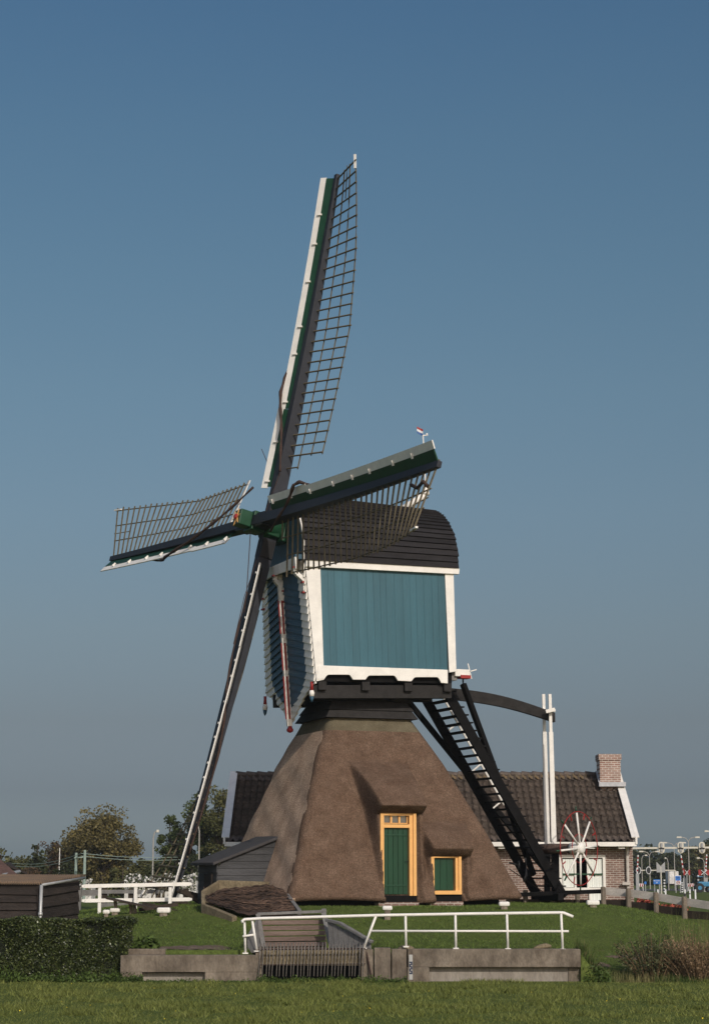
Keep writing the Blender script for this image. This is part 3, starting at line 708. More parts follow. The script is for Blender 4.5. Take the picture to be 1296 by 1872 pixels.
    for i in range(len(pv)-1):
        for u in range(4): pts_.append(pv[i].lerp(pv[i+1], u/4)); rad.append(.038+.012*math.sin(len(pts_)*1.3)+.022*math.sin(math.pi*(i+u/4)/len(pv)))
    b.smooth = True; b.tube(pts_, [x*(.62 if k == 2 else .85) for x in rad], 7); b.build('rolled_sailcloth', 'rope', sail)
    if k in (0, 2, 3):
        b = MB(); rp = {0: [(1.7, -.3, .2), (1.0, -.25, .3), (.3, -.2, .35)], 3: [(1.35, -1.9, -.7), (.9, -2.0, -.5), (.9, -2.6, 0)], 2: [(1.2, .5, .4), (2.5, .72, .62), (4.0, .8, .62)]}[k]
        b.tube([Q(*p) for p in rp], .012, 4); b.build('rope', 'rope', sail)
    if k == 1:     # rolled cloth end hanging in the lattice tip
        b = MB(); b.smooth = True; b.tube([Q(10.6, -.35, .05), Q(11.0, -.5, .02), Q(11.4, -.4, .08), Q(11.6, -.55, 0)], .05, 6); b.build('cloth_end', 'rope', sail)
    b = MB()
    for s_ in (-1, 1): b.bar(Q(.45, s_*.19), Q(1.0, s_*.18), .05, .42, up=AX)
    b.build('wedge', 'black', sail)
    return sail
for k in range(4): make_sail(k)
# shaft and canister
m = MB(); m.smooth = False
m.lathe(HUB-AX*2.6, [(.30, 0), (.32, 1.6), (.40, 2.1), (.42, 2.3)], 14, AX); m.build('windshaft', 'hubgreen', mill, smooth=True)
m = MB()
for a_ in (-.53, -.01):
    m.box(HUB+AX*a_, (.62, .62, .46), (WW, HH, AX))
m.box(HUB+AX*.44, (.50, .50, .42), (WW, HH, AX)); m.box(HUB-AX*.95, (.8, .8, .22), (WW, HH, AX))
can = m.build('canister', 'hubgreen', mill, bevel=.03)
m = MB(); m.lathe(HUB+AX*.64, [(.10, 0), (.10, .04), (.06, .10)], 10, AX); m.build('red_boss', 'red', can)
m = MB()
for k in range(6):
    a_ = k*math.pi/3+.3; d = WW*math.cos(a_)+HH*math.sin(a_); e_ = WW*-math.sin(a_)+HH*math.cos(a_)
    c = HUB+AX*.652; m.prism([c+d*.07-e_*.05, c+d*.28, c+d*.07+e_*.05], AX*.02)
m.build('star', 'yellow', can)
m = MB(); m.tube([HUB+AX*.1-WW*.3+V((0, 0, 0)), P(451, 1085, 58.0), P(447, 1120, 58.1)], .014, 5); m.build('brake_rope', 'rope', mill)
# ---- finial and flag
fb = Rp(.80, .5, 2.34); m = MB(); zf0 = P(778, 905, fb.y); m.tube([V((fb.x, fb.y, fb.z-.1)), V((zf0.x, fb.y, zf0.z+.02))], [.13, .10], 10); m.lathe(zf0, [(.12, 0), (.12, .1), (.08, .16), (.09, .28), (.04, .36), (.02, .42)], 10); fin = m.build('roof_finial', 'white', mill, smooth=True)
a_ = P(778, 893, fb.y); b_ = P(773, 795, fb.y); m = MB(); m.tube([a_, b_], .022, 6); fp = m.build('flagpole', 'white', mill)
fl0 = P(773, 797, fb.y)
for i, mt in enumerate(('blue', 'signwhite', 'red')):
    m = MB(); h0 = i*.075
    for j in range(3):
        x0, x1 = -.065*j, -.065*(j+1); yo = lambda j: .02*math.sin(j*1.6)
        m.hexa([fl0+V((x0, yo(j), h0-.02*x0*10*.0+.03*j)), fl0+V((x1, yo(j+1), h0+.03*(j+1))), fl0+V((x1, yo(j+1)+.008, h0+.03*(j+1))), fl0+V((x0, yo(j)+.008, h0+.03*j)),
                fl0+V((x0, yo(j), h0+.073+.03*j)), fl0+V((x1, yo(j+1), h0+.073+.03*(j+1))), fl0+V((x1, yo(j+1)+.008, h0+.073+.03*(j+1))), fl0+V((x0, yo(j)+.008, h0+.073+.03*j))])
    m.build('flag_stripe', mt, fp)
m = MB(); m.box(fl0+V((.07, 0, .02)), (.12, .02, .03)); m.box(fl0+V((.13, 0, .05)), (.05, .02, .08)); m.build('vane_tail', 'white', fp)
# ---- stair and tail
sa = P(812, 1256, 60.2); sb = P(1030, 1641, 61.9); wv = W*1.75
def stringer(a, b): m = MB(); m.bar(a, b, .09, .30, up=UP); return m
stair = stringer(sa, sb).build('stair', 'tar', mill)
stringer(sa+wv, sb+wv).build('stringer', 'tar', stair)
N = 27; proto = None
for i in range(N):
    k = (i+.6)/N; c = sa.lerp(sb, k)+wv*.5+UP*.02+U*.12
    if proto is None:
        m = MB(); m.box(c, (.30, 1.86, .045), (U, W, UP)); proto = m.build('tread', 'tar', stair); c0 = c.copy()
    else:
        o = proto.copy(); COL.objects.link(o); o.parent = stair; o.location = c-c0
perp = U*.45+UP*.34
m = MB(); m.tube([sa+wv+perp, sb.lerp(sa, .40)+wv+perp], .035, 6)
for k in (.02, .2, .4, .58): m.tube([sa.lerp(sb, k)+wv, sa.lerp(sb, k)+wv+perp], .028, 5)
m.build('handrail', 'white', stair)
m = MB(); m.bar(P(738, 1272, 61.9), P(1000, 1595, 63.9), .13, .16); m.build('diagonal_brace', 'tar', mill)
m = MB(); m.bar(P(846, 1250, 60.4), P(975, 1600, 62.6), .17, .17, w2=.16, h2=.16); tp = m.build('hanging_pole', 'tar', mill, bevel=.03)
m = MB(); m.torus(P(846, 1243, 60.4), (1, 0, 0), .09, .022, 14, 5); m.build('iron_ring', 'black', tp)
# tail beam heading and little white box with wooden vane
m = MB(); m.bar(Bp(.97, .06, .06), Bp(1.03, .06, .062), .26, .22); m.build('tail_beam_end', 'plankgrey', mill)
hx = P(838, 1232, 59.4); m = MB(); m.box(hx+V((.06, 0, .02)), (.50, .30, .22), (U, W, UP)); bx = m.build('painted_beam_head', 'white', mill, bevel=.01)
m = MB(); m.box(hx+V((.16, 0, -.10)), (.34, .32, .10), (U, W, UP)); m.build('red_band', 'red', bx)
m = MB(); c = hx+U*.38+UP*.06
m.bar(c+V((-.05, 0, .28)), c+V((.06, 0, -.20)), .035, .03); m.bar(c+V((-.10, 0, .0)), c+V((.22, 0, .09)), .035, .03); m.build('toy_windmill_vane', 'white', bx)
# curved brake lever
m = MB(); n = 16; D0, D1 = 60.9, 62.6; ctrT = []
for i in range(n+1):
    k = i/n; x = 815+(1012-815)*k; y = 1268+44*k - 8*math.sin(math.pi*k)*1.0; hh = .36+.02*math.sin(math.pi*k)-.06*k
    q = P(x, y, D0+(D1-D0)*k); ctrT.append((q, hh))
for (a, ha), (b, hb_) in zip(ctrT[:-1], ctrT[1:]):
    m.hexa([a-W*.09-UP*ha/2, b-W*.09-UP*hb_/2, b+W*.09-UP*hb_/2, a+W*.09-UP*ha/2, a-W*.09+UP*ha/2, b-W*.09+UP*hb_/2, b+W*.09+UP*hb_/2, a+W*.09+UP*ha/2])
m.build('brake_lever', 'tar2', mill)
# twin white guide poles
gp = None
for (xb, xt, D) in ((1012, 1004.5, 62.3), (1000, 993, 63.0)):
    m = MB(); a = P(xb, 1549, D); b = P(xb-(xb-xt)*.76, 1338, D); c = P(xt, 1269, D)
    m.bar(a, b, .17, .17, up=(0, 1, 0), w2=.14, h2=.14); m.bar(b, c, .10, .10, up=(0, 1, 0)); m.build('guide_pole', 'white', mill, bevel=.01)
m = MB(); m.bar(P(989, 1299, 63.1), P(1012, 1299, 62.2), .12, .10); m.bar(P(997, 1301, 62.1), P(1014, 1297, 62.1), .10, .12); m.build('pole_clamp', 'white', mill, bevel=.01)
m = MB(); m.bar(P(1014, 1640, 62.3), P(1014, 1548, 62.3), .24, .24); m.bar(P(1000, 1645, 63), P(1000, 1548, 63), .2, .2)
m.bar(P(940, 1636, 62.0), P(1106, 1629, 61.2), .16, .13); m.bar(P(975, 1640, 63.5), P(1025, 1640, 61.2), .2, .22)
m.bar(P(995, 1600, 62), P(1030, 1640, 61.8), .18, .18); m.bar(P(930, 1588, 61.4), P(1000, 1636, 62), .03, .03)
m.build('tail_frame', 'tar', mill, bevel=.015)
m = MB(); m.smooth = True; m.torus(P(948, 1582, 61.3), (1, 0, 0), .12, .03, 14, 6); m.tube([P(960, 1568, 61.4), P(962, 1600, 61.4), P(957, 1612, 61.4)], .045, 6)
m.tube([P(930, 1577, 61.5), P(950, 1582, 61.4)], .03, 5); m.build('coiled_chain', 'black', mill)
# capstan wheel
WN = V((math.sin(R_(53)), -math.cos(R_(53)), 0)); wc = P(1060, 1551, 61.4); WX = WN.cross(UP).normalized()
m = MB(); m.smooth = True; m.torus(wc-WN*.04, WN, 1.15, .015, 48, 6); wh = m.build('capstan_wheel', 'red', mill)
m = MB(); m.torus(wc-WN*.03, WN, .45, .014, 30, 5); m.build('inner_ring', 'red', wh, smooth=True)
for k in range(8):
    a_ = k*math.pi/4+R_(4); d = UP*math.cos(a_)+WX*math.sin(a_)
    m = MB(); m.tube([wc+d*.12, wc+d*1.12-WN*.06], .034, 6); sp = m.build('spoke', 'white', wh, smooth=True)
    m = MB(); m.tube([wc+d*1.12-WN*.06, wc+d*1.32-WN*.08], [.036, .02], 6); m.build('green_tip', 'hubgreen', wh, smooth=True)
for k in range(8):
    a_ = k*math.pi/4+R_(26); d = UP*math.cos(a_)+WX*math.sin(a_)
    m = MB(); m.tube([wc-WN*.04+d*1.15, wc-WN*.04+d*.95], .02, 5); m.build('peg', 'red', wh)
m = MB(); m.lathe(wc-WN*.34, [(.17, 0), (.19, .12), (.17, .42), (.12, .46)], 14, WN); m.build('wheel_hub', 'white', wh, smooth=True)
m = MB(); m.lathe(wc-WN*1.5, [(.15, 0), (.16, .4), (.15, 1.2)], 12, WN); m.build('axle_log', 'log', mill, smooth=True)
# ================================================================== THINGS ROUND THE MILL
# ---- boarded lean-to with its felt roof, left of the base
hb = P(398, 1640, 57.6); hb = V((hb.x, hb.y, G(hb.x, hb.y)-.1))
hut = empty('lean_to', hb, 'weathered black boarded lean-to with sloping felt roof against the left of the thatch', 'lean-to')
a0 = P(398, 1578, 57.6); a1 = P(503, 1536, 58.3); tu = (V((a1.x, a1.y, 0))-V((a0.x, a0.y, 0))).normalized(); tw = V((-tu.y, tu.x, 0))
Lh = (V((a1.x, a1.y, 0))-V((a0.x, a0.y, 0))).length
def Hh(u, w_, z): return V((a0.x, a0.y, 0))+tu*u+tw*w_+UP*z
m = MB(); rows = 11; zb = 1.2
for i in range(rows):
    z0 = zb+(a1.z-zb)*i/rows; z1 = zb+(a1.z-zb)*(i+1)/rows
    ut = lambda z: max(0, (z-a0.z)/(a1.z-a0.z))*Lh
    if z0 < a1.z: m.hexa([Hh(min(ut(z0), Lh), -.03, z0), Hh(Lh+.5, -.03, z0), Hh(Lh+.5, .03, z0), Hh(min(ut(z0), Lh), .03, z0), Hh(min(ut(z1), Lh), -.008, z1), Hh(Lh+.5, -.008, z1), Hh(Lh+.5, .03, z1), Hh(min(ut(z1), Lh), .03, z1)])
m.build('gable_boards', 'hut', hut)
dw = 1.75
m = MB()
for i in range(6):
    z0 = zb+(a0.z-zb)*i/6; z1 = zb+(a0.z-zb)*(i+1)/6
    m.hexa([Hh(-.03, 0, z0), Hh(-.03, dw, z0), Hh(.03, dw, z0), Hh(.03, 0, z0), Hh(-.008, 0, z1), Hh(-.008, dw, z1), Hh(.03, dw, z1), Hh(.03, 0, z1)])
m.build('side_boards', 'hut', hut)
m = MB(); m.hexa([Hh(-.07, .35, 1.4), Hh(-.07, 1.05, 1.4), Hh(-.02, 1.05, 1.4), Hh(-.02, .35, 1.4), Hh(-.07, .35, a0.z-.3), Hh(-.07, 1.05, a0.z-.3), Hh(-.02, 1.05, a0.z-.3), Hh(-.02, .35, a0.z-.3)]); dr = m.build('hatch_door', 'shed', hut)
m = MB(); m.box(Hh(-.09, .95, (a0.z+1.2)/2), (.03, .04, .22)); m.build('latch', 'rust', dr)
sl_ = (a1.z-a0.z)/Lh
m = MB(); m.hexa([Hh(-.18, -.14, a0.z-.18*sl_), Hh(Lh+.6, -.14, a1.z+.6*sl_), Hh(Lh+.6, dw+.3, a1.z+.6*sl_), Hh(-.18, dw+.3, a0.z-.18*sl_), Hh(-.18, -.14, a0.z+.09-.18*sl_), Hh(Lh+.6, -.14, a1.z+.09+.6*sl_), Hh(Lh+.6, dw+.3, a1.z+.09+.6*sl_), Hh(-.18, dw+.3, a0.z+.09-.18*sl_)])
m.build('felt_roof', 'hutroof', hut, bevel=.02)
# ---- scoop wheel pit: mossy concrete rim and wattle mat
pb = P(440, 1655, 54.5); pit = empty('scoop_wheel_pit', (pb.x, pb.y, G(pb.x, pb.y)), 'mossy concrete pit rim with dark wattle cover in front of the lean-to', 'wheel pit')
rim = [P(369, 1652, 54.2), P(368, 1628, 55.4), P(399, 1609, 56.9), P(486, 1612, 56.9)]
m = MB()
for a, b in zip(rim[:-1], rim[1:]):
    m.hexa([V((a.x, a.y-.02, .9)), V((b.x, b.y-.02, .9)), V((b.x+.1, b.y+.22, .9)), V((a.x+.1, a.y+.22, .9)), a+V((0, -.02, 0)), b+V((0, -.02, 0)), b+V((.1, .22, 0)), a+V((.1, .22, 0))])
a, b = P(369, 1652, 54.2), P(425, 1675, 52.8)
m.hexa([V((a.x, a.y, .9)), V((b.x, b.y, .9)), V((b.x+.1, b.y+.2, .9)), V((a.x+.1, a.y+.2, .9)), a, b, b+V((.12, .2, 0)), a+V((.12, .2, 0))])
m.build('concrete_rim', 'concrete_top', pit, bevel=.02)
m = MB(); m.smooth = True; n1, n2 = 40, 16
top = [P(375, 1640, 55.0), P(402, 1627, 56.0), P(448, 1624, 56.3), P(490, 1619, 56.2), P(524, 1631, 56.0)]
bot = [P(380, 1650, 54.1), P(408, 1660, 53.7), P(455, 1672, 53.0), P(505, 1671, 52.9), P(546, 1668, 52.9)]
def ev(L, t):
    t = t*(len(L)-1); i = min(int(t), len(L)-2); return L[i].lerp(L[i+1], t-i)
vs = []; fs = []
for i in range(n1+1):
    for j in range(n2+1):
        u = i/n1; v_ = j/n2; p = ev(bot, u).lerp(ev(top, u), v_)
        p.z += .10*math.sin(v_*math.pi)*math.exp(-((u-.45)/.28)**2)+.025*math.sin(u*60+v_*9)*(.5+.5*math.sin(v_*3))+.02*math.sin(v_*34+math.sin(u*9)*2.5); vs.append(p)
for i in range(n1):
    for j in range(n2): a = i*(n2+1)+j; fs.append((a, a+n2+1, a+n2+2, a+1))
m.add(vs, fs); wc_ = m.build('wattle_cover', 'wattle', pit)
M['rod'] = mat('wattle_rods', (.03, .018, .012), .85, c2=(.085, .052, .036), scale=2, fine=(12, .4), island=.6)
m = MB(); m.smooth = True
for i in range(150):
    v0 = rng.uniform(.02, .97); u0 = rng.uniform(0, .85); L = rng.uniform(.12, .4); sl2 = rng.uniform(-.05, .22); pts_ = []
    for k in range(7):
        u = min(u0+L*k/6, .995); v_ = min(max(v0+sl2*math.sin((u-.3)*3)*(k/6), .01), .99); p = ev(bot, u).lerp(ev(top, u), v_)
        p.z += .10*math.sin(v_*math.pi)*math.exp(-((u-.45)/.28)**2)+.035+.02*math.sin(u*60+v_*9); pts_.append(p)
    m.tube(pts_, .013, 4)
m.build('wattle_rods', 'rod', pit)
m = MB(); m.bar(P(522, 1634, 55.9), P(548, 1668, 52.8), .10, .12); m.build('edge_board', 'plankgrey', pit)
# ---- concrete retaining walls
DW = 46.1
def wallx(px): return P(px, 1740, DW).x
def zz(py, D=DW): return P(648, py, D).z
cw = empty('retaining_wall', (wallx(900), DW, 0), 'long weathered concrete retaining wall right of the trash grate under the handrail', 'retaining wall')
m = MB(); x0, x1 = wallx(745), wallx(1060)
m.box(((x0+x1)/2, DW+.15, (zz(1735)+zz(1768))/2), (x1-x0, .42, zz(1735)-zz(1768))); m.build('cap_beam', 'concrete', cw, bevel=.015)
m = MB(); x0, x1 = wallx(783), wallx(1050); m.box(((x0+x1)/2, DW+.28, (zz(1770)-.2)/2), (x1-x0, .3, zz(1767)+.2)); m.build('lower_wall', 'concrete_pale', cw)
m = MB(); x0, x1 = wallx(744), wallx(784); m.box(((x0+x1)/2, DW+.12, (zz(1768)-.2)/2), (x1-x0, .40, zz(1768)+.2)); m.build('pier', 'concrete', cw, bevel=.01)
m = MB(); x0 = wallx(1058); m.box((x0-.1, DW+1.0, (zz(1740))/2-.1), (.3, 1.8, zz(1740)+.1)); m.build('return_wall', 'concrete', cw)
cl = empty('retaining_wall', (wallx(340), DW, 0), 'brown stained concrete wall with recessed pale panel between hedge and trash grate', 'retaining wall')
m = MB(); x0, x1 = wallx(222), wallx(474); xr0, xr1 = wallx(262), wallx(376)
m.box(((x0+x1)/2, DW+.1, (zz(1746)+zz(1777))/2), (x1-x0, .4, zz(1746)-zz(1777))); m.box(((xr1+x1)/2, DW+.1, (zz(1777)-.2)/2), (x1-xr1, .398, zz(1777)+.2)); m.box(((x0+xr0)/2, DW+.1, (zz(1777)-.2)/2), (xr0-x0, .398, zz(1777)+.2))
m.build('wall_face', 'concrete', cl, bevel=.012)
m = MB(); m.box(((xr0+xr1)/2, DW+.18, (zz(1779)-.2)/2), (xr1-xr0, .2, zz(1779)+.2)); m.build('recessed_panel', 'concrete_pale', cl)
m = MB(); m.box(((x0+wallx(300))/2, DW+.6, zz(1738)-.05), (wallx(300)-x0, .5, .16)); m.build('upper_slab', 'concrete', cl, bevel=.02)
# sluice head: piers, lintel beam, dark opening, planked stop wall
sg = empty('sluice_head', (wallx(570), DW, 0), 'concrete sluice head with stacked planks and dark culvert behind a bent bar grate', 'sluice')
m = MB()
for xa, xb, yt in ((660, 682, 1736), (684, 714, 1733), (716, 743, 1735)):
    x0, x1 = wallx(xa), wallx(xb); m.box(((x0+x1)/2, DW+.14+(.05 if xa == 660 else 0), (zz(yt)-.2)/2), (x1-x0, .36, zz(yt)+.2))
m.build('pier', 'concrete', sg, bevel=.012)
m = MB(); x0, x1 = wallx(478), wallx(666); m.box(((x0+x1)/2, DW+.45, (zz(1738)+zz(1766))/2), (x1-x0, .4, zz(1738)-zz(1766))); m.build('lintel', 'concrete_top', sg, bevel=.015)
m = MB(); m.box(((x0+x1)/2, DW+1.0, -.25), (x1-x0, .1, 1.3)); m.build('culvert_back', 'blackhole', sg)
for px_ in (672, 473): m = MB(); m.box((wallx(px_), DW+1.0, (zz(1740)-.5)/2), (.14, 1.9, zz(1740)+.6)); m.build('channel_wall', 'concrete', sg)
DP = 48.7
rows = 7
for i in range(rows):
    ya, yb = 1672+(1742-1672)*i/rows, 1672+(1742-1672)*(i+1)/rows
    a, b = P(478+i*.8, (ya+yb)/2, DP), P(592+i*1.0, (ya+yb)/2-1.5, DP); h = zz(ya, DP)-zz(yb, DP)
    m = MB(); m.bar(a+V((0, .012*(i % 2), 0)), b+V((0, .012*(i % 2), 0)), .09, h-.022); m.build('stop_plank', 'plank', sg, bevel=.012)
m = MB(); m.bar(P(470, 1671, DP-.1), P(597, 1666, DP-.1), .16, .07); m.bar(P(472, 1672, DP-.15), P(484, 1742, DP-.6), .11, .12, up=(0, 1, 0)); m.bar(P(592, 1670, DP-.15), P(608, 1742, DP-.7), .12, .12, up=(0, 1, 0))
m.box(P(592, 1664, DP), (.12, .12, .08)); m.build('plank_frame', 'plankgrey', sg, bevel=.01)
m = MB(); a, b, c, d = P(598, 1684, 48.0), P(676, 1722, 47.1), P(676, 1742, 47.0), P(603, 1742, 47.9)
for i in range(8):
    k0, k1 = i/8+.006, (i+1)/8-.006; m.hexa([d.lerp(c, k0), d.lerp(c, k1), d.lerp(c, k1)+V((.04, .05, 0)), d.lerp(c, k0)+V((.04, .05, 0)), a.lerp(b, k0), a.lerp(b, k1), a.lerp(b, k1)+V((.04, .05, 0)), a.lerp(b, k0)+V((.04, .05, 0))])
m.build('wing_boards', 'plankgrey', sg)
m = MB(); m.bar(P(597, 1682, 48.05), P(622, 1688, 47.7), .12, .07); m.bar(P(622, 1688, 47.7), P(680, 1722, 47.0), .12, .07); m.build('wing_coping', 'plankgrey', sg, bevel=.012)
m = MB(); a, b, c, d = P(474, 1678, 48.6), P(455, 1712, 46.9), P(458, 1742, 46.8), P(482, 1742, 48.5); m.hexa([d, c, c+V((-.05, .03, 0)), d+V((-.05, .03, 0)), a, b, b+V((-.05, .03, 0)), a+V((-.05, .03, 0))]); m.build('wing_boards', 'plankgrey', sg)
M['barmetal'] = mat('worn_bar_steel', (.085, .075, .068), .5, c2=(.20, .18, .16), scale=5, fine=(30, .3))
# grate of bent bars
gr = empty('trash_grate', (wallx(570), DW, 0), 'rusty trash grate of hook topped bars leaning before the sluice opening', 'grate')
m = MB(); m.tube([P(474, 1736, DW+.02), P(668, 1734, DW+.02)], .018, 6); m.tube([P(474, 1764, DW-.06), P(668, 1762, DW-.06)], .015, 6); m.build('cross_rail', 'rust', gr)
bar0 = None; nb_ = 31
for i in range(nb_):
    x = 476+(664-476)*i/(nb_-1)
    if bar0 is None:
        m = MB(); pts_ = [P(x+4, 1738, DW+.30)]
        for k in range(7):
            t = math.pi*k/6; q = P(x, 1729, DW+.12); pts_.append(q+V((.012, .16*math.cos(t), .065*math.sin(t)+.0)))
        pts_.append(P(x-3, 1788, DW-.22)+V((0, 0, .04))); m.smooth = True; m.tube(pts_, .0125, 5); bar0 = m.build('grate_bar', 'barmetal', gr, base=(P(x, 1736, DW)-gr.location)); xb0 = P(x, 1736, DW).x
    else:
        o = bar0.copy(); COL.objects.link(o); o.parent = gr; o.location = bar0.location+V((P(x, 1736, DW).x-xb0+rng.uniform(-.008, .008), 0, rng.uniform(-.006, .006))); o.rotation_euler = (0, R_(rng.uniform(-1.5, 1.5)), 0)
m = MB(); m.bar(P(668, 1735, DW+.05), P(680, 1790, DW-.15), .03, .05); m.build('side_plate', 'rust', gr)
# water level gauge
M['navy'] = mat('dark_enamel', (.012, .02, .05), .5)
m = MB(); x = wallx(750.5); m.box((x, DW-.085, (zz(1745)+.05)/2), (.085, .012, zz(1745)-.05)); gg = m.build('level_gauge', 'metal', None, base=(x, DW-.085, .05)); tag(gg, 'narrow water level gauge with blue and white marks on the concrete pier', 'gauge')
m = MB()
for i, y in enumerate((1761, 1765, 1769, 1773, 1777)):
    m.box((x-.016+.03*(i % 2), DW-.094, zz(y)), (.024, .004, .022))
m.build('scale_marks', 'cream', gg)
m = MB(); m.box((x, DW-.0925, zz(1769)), (.072, .004, zz(1758)-zz(1781))); m.build('scale_plate', 'navy', gg)
# ---- handrail
hr = empty('handrail', P(741, 1735, DW+.08), 'white tubular steel handrail along the top of the concrete wall', 'railing')
def hp(x, y, D=DW+.08): return P(x, y, D)
m = MB(); m.smooth = True; m.tube([hp(444, 1687, DW-.1), hp(443, 1684, DW-.08), hp(447, 1681, DW), hp(478, 1679), hp(560, 1677), hp(688, 1673.5), hp(860, 1670.5), hp(1022, 1668.5), hp(1030, 1669), hp(1047, 1676)], .036, 8); m.build('top_rail', 'white', hr)
m = MB(); m.smooth = True; m.tube([hp(676, 1702), hp(1039, 1702.5)], .027, 8); m.tube([hp(444, 1712, DW), hp(463, 1709)], .027, 8); m.build('middle_rail', 'white', hr)
for xa, ya, xb, yb in ((447, 1683, 449, 1742), (461, 1681, 470, 1738), (687, 1675, 665, 1733), (741, 1673, 742, 1730), (832, 1671, 833, 1733), (926, 1671, 928, 1734), (1025, 1669, 1028, 1735)):
    m = MB(); m.smooth = True; m.tube([hp(xa, ya), hp(xb, yb)], .03, 8); po = m.build('rail_post', 'white', hr)
    m = MB(); m.box(hp(xb, yb+.6)+V((0, 0, 0)), (.13, .13, .025)); m.build('foot_plate', 'white', po)
m = MB(); m.smooth = True; q = hp(742, 1737, DW+.4); m.lathe(q-UP*.12, [(.30, 0), (.27, .1), (.16, .2), (.06, .24)], 10); ms_ = m.build('mortar_lump', 'concrete_top', None, base=q-UP*.1); tag(ms_, 'small mortar lump on the wall top at the second handrail post', 'mortar')
# stone lying on wall
m = MB(); m.smooth = True; a = P(975, 1734, DW+.35); m.tube([a, a+V((.12, 0, .03)), a+V((.30, .02, .06)), a+V((.42, .03, .05))], [.03, .06, .07, .03], 7); tag(m.build('stone', 'concrete_top', None, base=a), 'elongated brown stone lying on the wall top near the rail end', 'stone')
# ---- mooring stones with white caps
mo = []
spots = [(300, 1664, 52.8, 'nearest the lowest sail tip', 1.0), (211, 1664, 55.2, 'behind the hedge right of its small neighbour', .8), (195, 1667, 55.4, 'the smallest, almost hidden behind the hedge top', .55),
         (708, 1660, 51.2, 'below the green door', .75), (921, 1652.5, 53.8, 'at the right end of the thatch', .85), (1083, 1650, 55.2, 'below the red capstan wheel', .95)]
for px_, py, D, where, sc in spots:
    for D in np.arange(47.5, 60, .05):
        q = P(px_, py, D)
        if q.z-G(q.x, q.y) < (.30 if px_ == 708 else .15): break
    g = G(q.x, q.y)
    t = empty('mooring_stone', (q.x, q.y, g), 'stone stub with a white painted cap, '+where, 'mooring stone', 'white capped stones round the mill')
    h_ = q.z-g
    m = MB(); w0 = .26*sc; m.hexa([V((q.x+a*w0*.45, q.y+b*w0*.45, g-.1)) for a, b in ((-1, -1), (1, -1), (1, 1), (-1, 1))]+[V((q.x+a*w0*.38, q.y+b*w0*.38, q.z)) for a, b in ((-1, -1), (1, -1), (1, 1), (-1, 1))])
    m.build('stub', 'concrete', t, bevel=.02)
    m = MB(); w1 = .36*sc if sc < .9 else .37; m.box((q.x, q.y, q.z), (w1, w1*.8, .15*max(sc, .8))); m.build('white_cap', 'white', t, bevel=.045)
# ---- white two-rail gate like fence left
wf = empty('white_fence', P(250, 1668, 57), 'white painted two-rail wooden fence with pointed rail ends left of the mill', 'fence')
for i, (y0, y1) in enumerate(((1620, 1616), (1646.5, 1644))):
    m = MB(); a, b = P(156, y0, 57), P(346, y1, 57.6); m.bar(a, b, .07, .105); d = (b-a).normalized()
    m.prism([a-UP*.052-V((0, .035, 0)), a+UP*.052-V((0, .035, 0)), a-d*.09+UP*.03-V((0, .035, 0)), a-d*.09-UP*.03-V((0, .035, 0))], V((0, .07, 0)))
    m.prism([b-UP*.052-V((0, .035, 0)), b+UP*.052-V((0, .035, 0)), b+d*.09+UP*.03-V((0, .035, 0)), b+d*.09-UP*.03-V((0, .035, 0))], V((0, .07, 0)))
    m.build('rail', 'white', wf)
for x in (183.5, 249, 312):
    a = P(x, 1622, 57.12); g = G(a.x, a.y); m = MB(); m.bar(V((a.x, a.y, g-.2)), a, .09, .11, up=(0, 1, 0)); m.build('post', 'white', wf)
# old weathered fence behind
of = empty('old_fence', P(200, 1660, 64), 'old grey brown board fence behind the white fence', 'fence')
m = MB(); m.bar(P(142, 1632, 64), P(200, 1632, 64), .04, .19); m.bar(P(186, 1630, 63.6), P(300, 1630, 63.6), .05, .12); m.bar(P(186, 1655, 63.6), P(420, 1655, 64), .05, .14); m.build('board', 'plankgrey', of)
for x in (145, 192, 240, 290, 340, 395):
    a = P(x, 1624, 63.7); m = MB(); m.bar(V((a.x, a.y, .9)), a, .16, .12, up=(0, 1, 0)); m.build('post', 'darkfence' if x > 180 else 'plankgrey', of)
# sloping braces on the shore under the sail tip
tr_ = empty('timber_trestle', P(250, 1665, 55.6), 'dark low timber trestle table standing on the grass before the white fence', 'trestle')
m = MB(); m.bar(P(197, 1642, 55.2), P(286, 1661, 55.0), .35, .05); m.bar(P(255, 1663, 55.4), P(325, 1653, 55.9), .1, .1); m.bar(P(262, 1652, 55.8), P(330, 1668, 55.4), .1, .1); m.build('plank_top', 'darkfence', tr_)
for x, y0, y1 in ((211, 1645, 1663), (239, 1651, 1668), (246, 1652, 1668)):
    a = P(x, y0, 55.3); b = P(x+2, y1+3, 55.3); m = MB(); m.bar(a, b, .09, .07, up=(0, 1, 0)); m.build('leg', 'postwood', tr_)
m = MB(); m.bar(P(270, 1614, 58.8), P(372, 1640, 59.6), .10, .14); m.bar(P(330, 1628, 59), P(372, 1653, 59.4), .1, .12); m.bar(P(318, 1645, 59), P(372, 1662, 59.4), .08, .10)
ob = m.build('timber_strut', 'darkfence', None, base=P(320, 1640, 59)); tag(ob, 'dark leaning timber struts between white fence and lean-to', 'strut')
